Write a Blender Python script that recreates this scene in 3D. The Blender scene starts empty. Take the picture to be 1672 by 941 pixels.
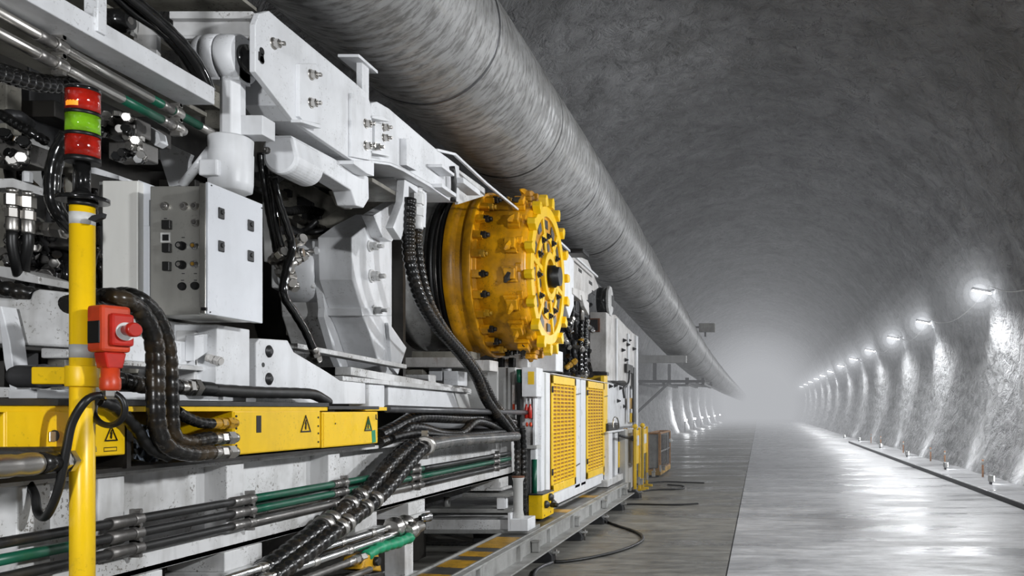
import bpy, math, random
from mathutils import Vector, Matrix, noise
random.seed(7)
R = random.random
F, CX, CY, H = 1400.0, 1240.0, 668.0, 1.6
scene = bpy.context.scene
COL = scene.collection

def S(px, py, X):
    """world point seen at (px,py) lying in the plane X=const (faces along the tunnel)"""
    Y = F * X / (px - CX)
    return Vector((X, Y, H + (CY - py) / F * Y))
def P(px, py, Y):
    """world point seen at (px,py) lying in the plane Y=const (faces across the tunnel)"""
    return Vector(((px - CX) / F * Y, Y, H + (CY - py) / F * Y))
def V(*a): return Vector(a)

# ------------------------------------------------------------------ materials
def new_mat(name):
    m = bpy.data.materials.new(name); m.use_nodes = True
    nt = m.node_tree
    for n in list(nt.nodes):
        nt.nodes.remove(n)
    out = nt.nodes.new('ShaderNodeOutputMaterial')
    b = nt.nodes.new('ShaderNodeBsdfPrincipled')
    nt.links.new(b.outputs[0], out.inputs[0])
    return m, nt, b, out
def N(nt, typ, **kw):
    n = nt.nodes.new(typ)
    for k, v in kw.items():
        if k in n.inputs.keys(): n.inputs[k].default_value = v
        else: setattr(n, k, v)
    return n
def pos(nt, scale=(1, 1, 1)):
    g = N(nt, 'ShaderNodeNewGeometry'); mp = N(nt, 'ShaderNodeMapping')
    mp.inputs['Scale'].default_value = scale
    nt.links.new(g.outputs['Position'], mp.inputs['Vector'])
    return mp.outputs[0]
def ramp(nt, src, stops):
    r = N(nt, 'ShaderNodeValToRGB')
    el = r.color_ramp.elements
    while len(el) < len(stops): el.new(0.5)
    for e, (p, c) in zip(el, stops):
        e.position = p
        e.color = (c, c, c, 1) if isinstance(c, (int, float)) else (*c, 1)
    nt.links.new(src, r.inputs[0])
    return r.outputs[0]
def mix(nt, fac, a, b, mode='MIX'):
    m = N(nt, 'ShaderNodeMix', data_type='RGBA', blend_type=mode)
    for sock, v in ((m.inputs[0], fac), (m.inputs[6], a), (m.inputs[7], b)):
        if isinstance(v, (int, float)): sock.default_value = v
        elif isinstance(v, tuple): sock.default_value = (*v, 1)
        else: nt.links.new(v, sock)
    return m.outputs[2]
def noise_n(nt, vec, scale, detail=5, rough=.55, dist=0):
    n = N(nt, 'ShaderNodeTexNoise', Scale=scale, Detail=detail, Roughness=rough, Distortion=dist)
    nt.links.new(vec, n.inputs['Vector'])
    return n.outputs[0]
def bump(nt, b, src, strength, dist=.01):
    n = N(nt, 'ShaderNodeBump', Strength=strength, Distance=dist)
    nt.links.new(src, n.inputs['Height']); nt.links.new(n.outputs[0], b.inputs['Normal'])
    return n

def paint(name, col, dirt=(.10, .085, .06), amount=.5, rough=.38, speck=.5, metal=0, streak=1, rust=None):
    """painted or bare metal with smears, chips and specks of grime"""
    m, nt, b, o = new_mat(name)
    p = pos(nt); pst = pos(nt, (1, 1, .18))
    n1 = noise_n(nt, p, 2.3, 4, .62)
    n2 = noise_n(nt, pst, 9, 3, .6)
    n3 = noise_n(nt, p, 60, 2, .6)
    f1 = ramp(nt, n1, [(.50 - .10 * amount, 0), (.70 - .10 * amount, 1)])
    f2 = ramp(nt, n2, [(.50, 0), (.68, 1)])
    f3 = ramp(nt, n3, [(.63 - .05 * speck, 0), (.66 - .05 * speck, 1)])
    f3b = mix(nt, 1.0, f3, ramp(nt, noise_n(nt, p, 5, 2), [(.48, 0), (.60, 1)]), 'MULTIPLY')
    c = mix(nt, f1, col, tuple(col[i] * (1 - .55 * amount) + dirt[i] * .55 * amount for i in range(3)))
    mu = N(nt, 'ShaderNodeMath', operation='MULTIPLY'); nt.links.new(f2, mu.inputs[0]); mu.inputs[1].default_value = .38 * amount * streak
    c = mix(nt, mu.outputs[0], c, dirt)
    mu = N(nt, 'ShaderNodeMath', operation='MULTIPLY'); nt.links.new(f3b, mu.inputs[0]); mu.inputs[1].default_value = min(1, .85 * speck)
    c = mix(nt, mu.outputs[0], c, dirt)
    if rust:
        fr = ramp(nt, noise_n(nt, pst, 4.1, 6, .7), [(.60, 0), (.72, 1)])
        c = mix(nt, fr, c, rust)
    nt.links.new(c, b.inputs['Base Color'])
    b.inputs['Metallic'].default_value = metal
    rr = ramp(nt, n1, [(.3, rough * .8), (.75, min(1, rough * 1.6))])
    nt.links.new(rr, b.inputs['Roughness'])
    return m
def plain(name, col, rough=.5, metal=0, emit=None, es=1, coat=0):
    m, nt, b, o = new_mat(name)
    n = noise_n(nt, pos(nt), 14, 4)
    c = mix(nt, ramp(nt, n, [(.35, 0), (.75, 1)]), col, tuple(v * .62 for v in col))
    nt.links.new(c, b.inputs['Base Color'])
    b.inputs['Roughness'].default_value = rough; b.inputs['Metallic'].default_value = metal
    b.inputs['Coat Weight'].default_value = coat
    if emit:
        b.inputs['Emission Color'].default_value = (*emit, 1); b.inputs['Emission Strength'].default_value = es
    return m

M = {}
M['white'] = paint('white_paint', (.80, .81, .83), amount=.30, speck=.35)
M['white_dirty'] = paint('grimy_white_paint', (.74, .74, .74), amount=.7, speck=.9)
M['white_rust'] = paint('rust_stained_white_paint', (.66, .64, .62), amount=.6, speck=.5, rust=(.24, .12, .07))
M['grey_paint'] = paint('light_grey_paint', (.50, .50, .49), amount=.35, speck=.3)
M['box_grey'] = paint('smooth_grey_enamel', (.74, .73, .69), amount=.12, speck=.08, rough=.35)
M['panel'] = paint('pale_blue_white_enamel', (.74, .76, .80), amount=.10, speck=.08, rough=.3)
M['stainless'] = paint('brushed_stainless', (.55, .54, .50), amount=.4, speck=.2, rough=.30, metal=.75)
M['yellow'] = paint('yellow_paint', (.95, .60, .006), dirt=(.16, .07, .01), amount=.22, speck=.25, rough=.30)
M['yellow_drum'] = paint('amber_machine_paint', (.82, .38, .006), dirt=(.10, .045, .006), amount=.95, speck=.6, rough=.30)
M['collar'] = paint('brushed_collar_steel', (.42, .42, .41), dirt=(.05, .045, .035), amount=.8, speck=.6, rough=.3, metal=.35)
M['yellow_dark'] = paint('worn_yellow_paint', (.62, .33, .01), dirt=(.06, .04, .02), amount=.9, speck=.9)
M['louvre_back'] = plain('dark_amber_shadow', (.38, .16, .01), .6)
M['post_orange'] = plain('pale_orange_post', (.75, .38, .2), .5)
M['frame_orange'] = plain('worn_orange_frame', (.42, .20, .06), .5)
M['red'] = plain('red_plastic', (.52, .018, .008), .35, coat=.3)
M['orange'] = plain('orange_red_paint', (.62, .055, .012), .4, coat=.2)
M['black'] = plain('black_rubber', (.007, .007, .007), .42)
M['blackgloss'] = plain('glossy_black_plastic', (.01, .01, .01), .16, coat=.5)
M['darkgrey'] = plain('dark_grey_metal', (.05, .05, .052), .45, .4)
M['midgrey'] = plain('mid_grey_metal', (.13, .13, .135), .4, .6)
M['greasy'] = paint('greasy_shade_steel', (.035, .032, .028), dirt=(.004, .004, .004), amount=.8, speck=.3, rough=.4, metal=.3)  # greasy; on the machine interior its darkness also stands in for shade
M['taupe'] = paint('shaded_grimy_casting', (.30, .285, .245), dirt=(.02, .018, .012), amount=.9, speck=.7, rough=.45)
M['steel'] = paint('zinc_plated_steel', (.62, .60, .57), dirt=(.08, .06, .04), amount=.35, speck=.25, rough=.28, metal=1)
M['steel_bright'] = plain('bright_steel', (.72, .72, .72), .2, 1)
M['steel_dark'] = paint('worn_dark_steel', (.26, .25, .24), dirt=(.03, .025, .02), amount=.6, speck=.4, rough=.33, metal=.8)
M['pipe_black'] = paint('black_coated_pipe', (.014, .014, .014), dirt=(.06, .055, .05), amount=.3, speck=.5, rough=.35)
M['green'] = plain('green_rubber', (.005, .10, .055), .38)
M['green_bright'] = plain('green_wrap', (.01, .30, .14), .4)
M['rail'] = paint('galvanised_rail', (.38, .38, .37), dirt=(.07, .065, .05), amount=.7, speck=.5, rough=.42, metal=.25)
M['deck'] = paint('dark_deck_plate', (.085, .083, .078), dirt=(.03, .03, .025), amount=.8, speck=.6, rough=.33, metal=.2)
M['foot'] = plain('graphite_foot', (.035, .036, .038), .45, .2)
M['tape'] = plain('white_tape', (.7, .7, .68), .5)
M['plastic_film'] = plain('clear_film', (.30, .34, .40), .12, .1)
M['rust'] = plain('rusty_plate', (.18, .07, .035), .7)

def spiral_hose_mat(name, base, brown, light=.4):
    """hose wrap: dark turns with a few worn brown or pale ones"""
    m, nt, b, o = new_mat(name)
    n = noise_n(nt, pos(nt), 6, 3, .6)
    c = mix(nt, ramp(nt, n, [(.50, 0), (.66, 1)]), base, brown)
    c = mix(nt, ramp(nt, noise_n(nt, pos(nt), 45, 3, .6), [(.60, 0), (.72, light)]), c, (.28, .26, .23))
    nt.links.new(c, b.inputs['Base Color']); b.inputs['Roughness'].default_value = .27; b.inputs['Specular IOR Level'].default_value = .4
    return m
M['wrap'] = spiral_hose_mat('black_spiral_wrap', (.008, .008, .008), (.024, .019, .014), .12)
M['wrap_worn'] = spiral_hose_mat('worn_brown_spiral_wrap', (.014, .013, .012), (.050, .034, .018), .2)
M['wrap_grey'] = spiral_hose_mat('grey_sleeve', (.10, .10, .10), (.17, .165, .155), .2)

def lens_mat(name, c, e, es):
    m, nt, b, o = new_mat(name)
    v = N(nt, 'ShaderNodeTexVoronoi', Scale=90); nt.links.new(pos(nt), v.inputs['Vector'])
    nt.links.new(mix(nt, ramp(nt, noise_n(nt, pos(nt), 11, 2), [(.4, 0), (.65, 1)]), c, tuple(q * .45 for q in c)), b.inputs['Base Color'])
    b.inputs['Roughness'].default_value = .12; b.inputs['Coat Weight'].default_value = .6
    b.inputs['Emission Color'].default_value = (*e, 1); b.inputs['Emission Strength'].default_value = es
    bump(nt, b, v.outputs[0], .25, .003)
    return m
M['lens_red'] = lens_mat('red_lens', (.42, .015, .008), (.8, .03, .0), .03)
M['lens_green'] = lens_mat('green_lens', (.20, .48, .015), (.35, .6, .0), .06)
M['glow_orange'] = plain('orange_filament_glow', (.9, .3, .02), .4, emit=(1, .30, .02), es=.7)
M['lamp'] = plain('lit_lamp_face', (1, 1, 1), .4, emit=(.93, .96, 1), es=30)

# ------------------------------------------------------------------ mesh builder
class MB:
    def __init__(s): s.v = []; s.f = []; s.smooth = []
    def add(s, vs, fs, sm=False):
        o = len(s.v); s.v += [Vector(v) for v in vs]
        for f in fs: s.f.append([i + o for i in f]); s.smooth.append(sm)
        return s
    def box(s, x0, x1, y0, y1, z0, z1):
        vs = [(x, y, z) for x in (x0, x1) for y in (y0, y1) for z in (z0, z1)]
        return s.add(vs, [(0, 1, 3, 2), (4, 6, 7, 5), (0, 4, 5, 1), (2, 3, 7, 6), (0, 2, 6, 4), (1, 5, 7, 3)])
    def bar(s, p0, p1, w, h, up=(0, 0, 1)):
        p0, p1 = Vector(p0), Vector(p1); d = (p1 - p0).normalized(); up = Vector(up)
        if abs(d.dot(up)) > .95: up = Vector((1, 0, 0))
        a = d.cross(up).normalized() * w / 2; b = a.cross(d).normalized() * h / 2
        vs = [p + i * a + j * b for p in (p0, p1) for i, j in ((-1, -1), (1, -1), (1, 1), (-1, 1))]
        return s.add(vs, [(3, 2, 1, 0), (4, 5, 6, 7), (0, 1, 5, 4), (1, 2, 6, 5), (2, 3, 7, 6), (3, 0, 4, 7)])
    def prism(s, pts, d):
        pts = [Vector(p) for p in pts]; d = Vector(d); n = len(pts)
        nrm = Vector((0, 0, 0))
        for i in range(n): nrm += pts[i].cross(pts[(i + 1) % n])
        if nrm.dot(d) > 0: pts = pts[::-1]
        vs = pts + [p + d for p in pts]
        return s.add(vs, [list(range(n)), list(range(2 * n - 1, n - 1, -1))] + [(i, i + n, (i + 1) % n + n, (i + 1) % n) for i in range(n)])
    def side(s, pix, X, t):      # polygon facing the roadway (+X) at plane X, t thick to the left
        return s.prism([S(x, y, X) for x, y in pix], (-t, 0, 0))
    def front(s, pix, Y, t):     # polygon facing the camera end (-Y), t deep
        return s.prism([P(x, y, Y) for x, y in pix], (0, t, 0))
    def rect(s, x0, y0, x1, y1, X, t):
        """upright box whose roadway face spans px x0..x1; y0,y1 = top and bottom at its near (x0) edge"""
        a = S(x0, y0, X); b = S(x0, y1, X); c = S(x1, y1, X)
        return s.box(X - t, X, a.y, c.y, b.z, a.z)
    def frect(s, x0, y0, x1, y1, Y, t):
        a = P(x0, y0, Y); b = P(x1, y1, Y)
        return s.box(a.x, b.x, Y, Y + t, b.z, a.z)
    def lathe(s, p0, axis, prof, n=24, cap=True, sm=True, rot=0):
        """prof = [(t along axis, r), ...]"""
        p0 = Vector(p0); ax = Vector(axis).normalized()
        u = ax.cross(Vector((0, 0, 1)) if abs(ax.z) < .9 else Vector((1, 0, 0))).normalized(); w = ax.cross(u)
        vs = []
        for t, r in prof:
            for k in range(n):
                a = 2 * math.pi * (k + rot) / n
                vs.append(p0 + ax * t + (u * math.cos(a) + w * math.sin(a)) * r)
        fs = []
        for i in range(len(prof) - 1):
            for k in range(n):
                k2 = (k + 1) % n
                fs.append((i * n + k, i * n + k2, (i + 1) * n + k2, (i + 1) * n + k))
        s.add(vs, fs, sm)
        if cap:
            o = len(s.v) - len(vs)
            s.f.append([o + k for k in range(n)][::-1]); s.smooth.append(False)
            s.f.append([o + (len(prof) - 1) * n + k for k in range(n)]); s.smooth.append(False)
        return s
    def cyl(s, p0, p1, r, n=16, r1=None, sm=True):
        p0, p1 = Vector(p0), Vector(p1)
        return s.lathe(p0, p1 - p0, [(0, r), ((p1 - p0).length, r if r1 is None else r1)], n, True, sm)
    def hexnut(s, p, axis, r, h):
        return s.lathe(p, axis, [(0, r), (h * .85, r), (h, r * .85)], 6, True, False)
    def sphere(s, c, r, n=12):
        return s.lathe(Vector(c) - V(0, 0, r), (0, 0, 1), [(r * (1 - math.cos(math.pi * i / n)), max(1e-4, r * math.sin(math.pi * i / n))) for i in range(n + 1)], n * 2)
    def tube(s, path, r, n=12, prof=None, cap=True):
        """sweep; prof(dist)->radius factor sampled at each path point"""
        path = [Vector(p) for p in path]
        t0 = (path[1] - path[0]).normalized()
        u = t0.cross(Vector((0, 0, 1)) if abs(t0.z) < .9 else Vector((1, 0, 0))).normalized()
        vs = []; L = len(path); dist = 0
        for i, p in enumerate(path):
            t = (path[min(i + 1, L - 1)] - path[max(i - 1, 0)]).normalized()
            if i: dist += (p - path[i - 1]).length
            u = (u - t * u.dot(t)).normalized(); w = t.cross(u)
            rr = r * (prof(dist) if prof else 1)
            for k in range(n):
                a = 2 * math.pi * k / n
                vs.append(p + (u * math.cos(a) + w * math.sin(a)) * rr)
        fs = [(i * n + k, i * n + (k + 1) % n, (i + 1) * n + (k + 1) % n, (i + 1) * n + k) for i in range(L - 1) for k in range(n)]
        s.add(vs, fs, True)
        if cap:
            o = len(s.v) - len(vs)
            s.f.append([o + k for k in range(n)][::-1]); s.smooth.append(False)
            s.f.append([o + (L - 1) * n + k for k in range(n)]); s.smooth.append(False)
        return s

def spline(pts, step=.02):
    """Catmull-Rom through the points, resampled every `step` metres"""
    pts = [Vector(p) for p in pts]
    if len(pts) == 2: raw = [pts[0].lerp(pts[1], i / 40) for i in range(41)]
    else:
        e = [pts[0] * 2 - pts[1]] + pts + [pts[-1] * 2 - pts[-2]]
        raw = []
        for i in range(1, len(e) - 2):
            a, b, c, d = e[i - 1:i + 3]
            for k in range(24):
                t = k / 24
                raw.append(.5 * ((2 * b) + (c - a) * t + (2 * a - 5 * b + 4 * c - d) * t * t + (3 * b - a - 3 * c + d) * t ** 3))
        raw.append(pts[-1])
    out = [raw[0]]; acc = 0
    for i in range(1, len(raw)):
        seg = raw[i] - raw[i - 1]; l = seg.length
        if l < 1e-9: continue
        d = step - acc
        while d <= l:
            out.append(raw[i - 1] + seg * (d / l)); d += step
        acc = (acc + l) % step
    if (out[-1] - raw[-1]).length > step * .3: out.append(raw[-1])
    return out

# ------------------------------------------------------------------ things and parts
def mk_obj(name, mb, mat, org, bevel=0):
    me = bpy.data.meshes.new(name)
    me.from_pydata([tuple(v - org) for v in mb.v], [], mb.f)
    me.polygons.foreach_set('use_smooth', mb.smooth)
    me.update()
    me.materials.append(M[mat] if isinstance(mat, str) else mat)
    o = bpy.data.objects.new(name, me); COL.objects.link(o)
    if bevel:
        b = o.modifiers.new('bevel', 'BEVEL'); b.width = bevel; b.segments = 2; b.limit_method = 'ANGLE'; b.angle_limit = math.radians(40)
        b.harden_normals = False
    return o
class Thing:
    def __init__(s, name, label, cat, group=None, kind=None):
        s.name, s.label, s.cat, s.group, s.kind, s.parts = name, label, cat, group, kind, []
    def part(s, name, mb, mat, under=None, label=None, bevel=0, kind=None):
        s.parts.append([name, mb, mat, under, label, bevel, kind]); return len(s.parts) - 1
    def done(s):
        allv = [v for p in s.parts for v in p[1].v]
        lo = [min(v[i] for v in allv) for i in range(3)]; hi = [max(v[i] for v in allv) for i in range(3)]
        org = V((lo[0] + hi[0]) / 2, (lo[1] + hi[1]) / 2, lo[2])
        if len(s.parts) == 1:
            p = s.parts[0]; root = mk_obj(s.name, p[1], p[2], org, p[5]); root.location = org
        else:
            root = bpy.data.objects.new(s.name, None); root.empty_display_size = .1; COL.objects.link(root); root.location = org
            objs = []
            for nm, mb, mat, under, lab, bev, kd in s.parts:
                o = mk_obj(nm, mb, mat, org, bev)
                o.parent = root if under is None else objs[under]
                if lab: o['label'] = lab
                if kd: o['kind'] = kd
                objs.append(o)
        if s.label: root['label'] = s.label
        if s.cat: root['category'] = s.cat
        if s.group: root['group'] = s.group
        if s.kind: root['kind'] = s.kind
        return root
def one(name, mb, mat, label, cat, group=None, bevel=0, kind=None):
    t = Thing(name, label, cat, group, kind); t.part(name, mb, mat, bevel=bevel); return t.done()
def struct(name, mb, mat, bevel=0):
    return one(name, mb, mat, None, None, None, bevel, 'structure')
def copy_tree(o, offset=(0, 0, 0), label=None, parent=None):
    c = o.copy(); COL.objects.link(c); c.parent = parent
    if parent is None:
        c.location = o.location + Vector(offset)
        if label: c['label'] = label
    for ch in list(o.children): copy_tree(ch, parent=c)
    return c
# ================================================================== THE TUNNEL
TX, TZ, TR = -0.1, 2.6, 5.85
Y0, Y1 = -5.0, 150.0
A0 = math.asin(-TZ / TR)                       # right floor corner
def tunnel_pt(a, y):
    """a from the right floor corner over the crown to the left floor corner"""
    c, s_ = math.cos(a), math.sin(a)
    d = .12 * noise.noise(V(a * 1.6, y * .22, 3)) + .085 * noise.noise(V(a * 6, y * .9, 9)) + .05 * noise.noise(V(a * 17, y * 2.3, 1)) + .02 * noise.noise(V(a * 45, y * 5, 4))
    d += .05 * (abs(math.sin(y * math.pi / 3.4)) - .6)            # shallow bay between blast rounds
    r = TR + d
    return V(TX + r * c, y, TZ + r * s_)
def tunnel_strip(a0, a1, na):
    mb = MB(); ys = []; y = Y0
    while y < Y1: ys.append(y); y += .12 + max(0, y - 10) * .011
    ys.append(Y1)
    vs = [tunnel_pt(a0 + (a1 - a0) * i / na, y) for y in ys for i in range(na + 1)]
    for v in vs: v.z = max(v.z, -.02)
    fs = [(j * (na + 1) + i, j * (na + 1) + i + 1, (j + 1) * (na + 1) + i + 1, (j + 1) * (na + 1) + i) for j in range(len(ys) - 1) for i in range(na)]
    return mb.add(vs, fs, True)
def rock_mat(name, c0, c1):
    m, nt, b, o = new_mat(name)
    p = pos(nt); ps = pos(nt, (1, 1, .35))
    n1 = noise_n(nt, ps, .9, 3, .65, .4); n2 = noise_n(nt, p, 3.2, 5, .68, .5)
    c = mix(nt, ramp(nt, n1, [(.35, 0), (.65, 1)]), c0, c1)
    c = mix(nt, ramp(nt, n2, [(.50, 0), (.72, .6)]), c, tuple(v * .5 for v in c0))
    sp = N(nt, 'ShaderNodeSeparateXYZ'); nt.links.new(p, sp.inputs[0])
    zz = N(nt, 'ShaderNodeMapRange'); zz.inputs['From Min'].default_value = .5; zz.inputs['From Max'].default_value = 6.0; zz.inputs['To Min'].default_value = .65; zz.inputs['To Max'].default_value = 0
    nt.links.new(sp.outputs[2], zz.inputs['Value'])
    c = mix(nt, zz.outputs[0], c, mix(nt, ramp(nt, n2, [(.35, 0), (.62, 1)]), (.66, .66, .67), (.30, .30, .30)))  # lower walls painted lighter by height, adding lamp and mist brightness
    nc = noise_n(nt, pos(nt, (.8, .5, .8)), 1.9, 4, .7, .6)
    crk = ramp(nt, nc, [(.488, 0), (.498, 1), (.502, 1), (.506, 0)])
    msk = ramp(nt, n1, [(.50, 0), (.62, .75)])
    c = mix(nt, mix(nt, 1.0, crk, msk, 'MULTIPLY'), c, tuple(v * .3 for v in c0))
    nt.links.new(c, b.inputs['Base Color']); b.inputs['Roughness'].default_value = .8
    bump(nt, b, n2, .9, .22)
    return m
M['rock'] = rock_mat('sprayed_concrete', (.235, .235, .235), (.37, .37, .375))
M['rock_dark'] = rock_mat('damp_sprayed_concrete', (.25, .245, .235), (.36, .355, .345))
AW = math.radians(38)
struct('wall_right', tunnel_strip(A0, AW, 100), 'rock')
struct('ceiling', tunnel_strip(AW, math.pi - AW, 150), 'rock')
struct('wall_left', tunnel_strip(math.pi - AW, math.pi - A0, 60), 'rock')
mb = MB(); mb.front([(0, 0)] * 3, 1, 1) if False else None
mb.lathe(V(TX, Y1 - .5, TZ), (0, 1, 0), [(0, .05), (.01, TR + .3)], 48, False)
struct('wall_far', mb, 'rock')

def floor_mat(name, c0, c1):
    m, nt, b, o = new_mat(name)
    ps = pos(nt, (.45, 1.0, 1)); p = pos(nt)
    pl = pos(nt, (.30, 1.1, 1))
    w = noise_n(nt, pl, 1.1, 4, .6, .3)
    n2 = noise_n(nt, p, 5, 3, .65); n3 = noise_n(nt, pl, 7, 3, .6)
    wet = ramp(nt, w, [(.40, 0), (.62, 1)])
    c = mix(nt, ramp(nt, mix(nt, .6, n2, n3), [(.38, 0), (.60, 1)]), tuple(v * .8 for v in c0), c1)
    c = mix(nt, mix(nt, 1.0, wet, (.5, .5, .5), 'MULTIPLY'), c, tuple(v * .5 for v in c0))
    nt.links.new(c, b.inputs['Base Color'])
    nt.links.new(ramp(nt, mix(nt, .35, wet, n3), [(.2, .50), (.8, .24)]), b.inputs['Roughness'])
    b.inputs['Specular IOR Level'].default_value = .6
    bump(nt, b, mix(nt, .5, n3, noise_n(nt, pos(nt, (.8, 2.2, 1)), 9, 2, .6)), .45, .03)
    return m
M['floor'] = floor_mat('wet_concrete_floor', (.38, .38, .39), (.52, .52, .53))
M['floor_dark'] = floor_mat('wet_dark_floor', (.16, .155, .14), (.27, .26, .235))
mb = MB().box(-.312, 4.22, Y0, Y1, -.3, 0); mb.box(4.22, 5.6, 40.5, Y1, -.3, 0)
struct('floor', mb, 'floor')
mb = MB().box(-5.75, -.328, Y0, Y1, -.3, 0)
struct('floor_side', mb, 'floor_dark')
mb = MB().box(-.328, -.312, Y0, Y1, -.3, -.012)
struct('trim_1', mb, 'black')
mb = MB().box(4.22, 5.6, Y0, 40.5, -.3, .09)
struct('trim_2', mb, 'floor', bevel=.012)
mb = MB().box(4.195, 4.222, Y0, 40.4, -.2, .082)
struct('trim_3', mb, 'darkgrey')

# ------------------------------------------------------------------ lamps along the right wall
def lamp_energy(y): return 1
LY = [20.0, 27.1, 33.2, 40.2, 47.2, 54.6, 62.7, 70.5, 78, 87, 96, 106]
ORD = ['nearest', 'second', 'third', 'fourth', 'fifth', 'sixth', 'seventh', 'eighth', 'ninth', 'tenth', 'eleventh', 'twelfth']
def spot(name, loc, aim, power, size=math.radians(120), blend=.6, rad=.12, col=(.96, .98, 1), parent=None):
    l = bpy.data.lights.new(name, 'SPOT'); l.energy = power; l.spot_size = size; l.spot_blend = blend; l.shadow_soft_size = rad; l.color = col
    o = bpy.data.objects.new(name, l); COL.objects.link(o); o.location = loc
    o.rotation_euler = (Vector(aim) - Vector(loc)).to_track_quat('-Z', 'Y').to_euler()
    return o
WL = []
for i, y in enumerate(LY):
    x, z = 5.20, 4.36
    t = Thing('wall_lamp', f'glowing white tunnel lamp high on the right wall, {ORD[i]} from the viewer', 'lamp', 'lamps along the right wall')
    h_ = MB().bar((x - .25, y, z + .05), (x + .18, y, z - .03), .16, .06)
    t.part('housing', h_, 'midgrey', bevel=.01)
    t.part('lamp_face', MB().bar((x - .23, y, z + .005), (x + .20, y, z - .075), .13, .02), 'lamp')
    t.part('bracket', MB().bar((x + .18, y, z), (x + .62, y, z + .12), .05, .04), 'midgrey')
    t.done()
    spot('wall_lamp_light', (x - .30, y, z - .12), (x - 2.0, y, z - 3.4), 620 if i < 6 else 700, math.radians(178), .5, .22)
for i in range(len(LY)):
    y = LY[i]; ya = 12.6 if i == 0 else LY[i - 1]
    pts = [V(5.35, ya, 4.46)] + [V(5.35 , ya + (y - ya) * t, 4.46 - .42 * 4 * t * (1 - t) * (1 if i else 1.2)) for t in (.2, .4, .5, .6, .8)] + [V(5.35, y, 4.46)]
    nm = 'running in from the right edge to the nearest wall lamp' if i == 0 else f'sagging between the {ORD[i-1]} and {ORD[i]} wall lamps'
    one('power_cable', MB().tube(spline(pts, .3), .014, 6), 'tape', 'pale lamp cable ' + nm, 'cable', 'cables between the wall lamps')
# low lamps on the kerb washing the right wall
for i, y in enumerate([17.2, 21.4, 27.0, 33.0, 40.0, 47]):
    x = 4.66; z0 = .09 if y < 40.5 else 0
    t = Thing('ground_lamp', f'small bright lamp on the kerb below the right wall, {ORD[i]} from viewer', 'lamp', 'ground lamps along the right kerb')
    t.part('housing', MB().box(x - .05, x + .02, y - .11, y + .11, z0 + .05, z0 + .18), 'tape', bevel=.01)
    t.part('lamp_face', MB().box(x + .02, x + .03, y - .10, y + .10, z0 + .07, z0 + .17), 'lamp')
    t.part('stand', MB().box(x - .04, x, y - .05, y + .05, z0, z0 + .06), 'midgrey')
    t.done()
    spot('ground_lamp_light', (x + .05, y, z0 + .18), (x + 1, y, 1.6), 42 if i < 4 else 25, math.radians(170), 1, .25)
for i, y in enumerate([19.0, 22.9, 24.8, 29.5, 35, 38]):
    x = 4.95
    t = Thing('marker_post', f'small orange and white marker post by the right wall, {ORD[i]} from the viewer', 'post', 'marker posts along the right kerb')
    t.part('post', MB().cyl((x, y, .09), (x, y, .48), .022, 10), 'post_orange'); t.part('reflector', MB().cyl((x, y, .36), (x, y, .44), .025, 10), 'tape')
    t.done()
for i, y in enumerate([58.0, 66, 74, 84, 95, 108]):
    x = -4.95
    t = Thing('low_lamp', f'bright low lamp against the far left wall, {ORD[i]} from the viewer', 'lamp', 'low lamps along the far left wall')
    t.part('housing', MB().box(x - .12, x + .12, y - .2, y + .2, .72, .95), 'midgrey', bevel=.01)
    t.part('lamp_face', MB().box(x - .09, x + .09, y - .22, y - .2, .78, .90), 'lamp')
    t.part('stand', MB().box(x - .12, x - .06, y - .03, y + .03, 0, .72), 'darkgrey')
    t.done()
    spot('low_lamp_light', (x + .1, y - .35, .9), (x - 1.6, y - 1.0, 1.1), 420, math.radians(165), .8, .15)

# ------------------------------------------------------------------ haze
def haze_mat(name, dens, emit, col=(.80, .82, .86)):  # volume emits its own brightness in place of scattered lamp light
    m = bpy.data.materials.new(name); m.use_nodes = True; nt = m.node_tree
    for n in list(nt.nodes): nt.nodes.remove(n)
    o = nt.nodes.new('ShaderNodeOutputMaterial')
    ad = nt.nodes.new('ShaderNodeAddShader'); e = nt.nodes.new('ShaderNodeEmission')
    e.inputs[0].default_value = (*col, 1); e.inputs[1].default_value = emit
    nt.links.new(e.outputs[0], ad.inputs[0])
    if dens:
        v = nt.nodes.new('ShaderNodeVolumeAbsorption'); v.inputs['Color'].default_value = (0, 0, 0, 1); v.inputs['Density'].default_value = dens
        nt.links.new(v.outputs[0], ad.inputs[1])
    nt.links.new(ad.outputs[0], o.inputs['Volume'])
    return m
def haze_box(nm, y0, y1, dens, lum):
    # radiance of a thick layer tends to `lum`
    mb = MB().box(-6.6, 6.4, y0, y1, -.35, 9)
    o = one(nm, mb, haze_mat(nm, dens, dens * lum), f'', None, kind='stuff')
    return o
HZ = [(13, 30, .013, .36), (30.01, 48, .017, .44), (48.01, 70, .022, .60), (70.01, 149, .034, .78)]
hz_lab = ['thin pale haze beginning beside the machine', 'light haze filling the middle of the tunnel', 'denser haze in the distant tunnel', 'thick bright fog closing the far end of the tunnel']
for (a, b_, d, l), lab in zip(HZ, hz_lab):
    o = haze_box('haze', a, b_, d, l); o['label'] = lab; o['category'] = 'haze'

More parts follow.
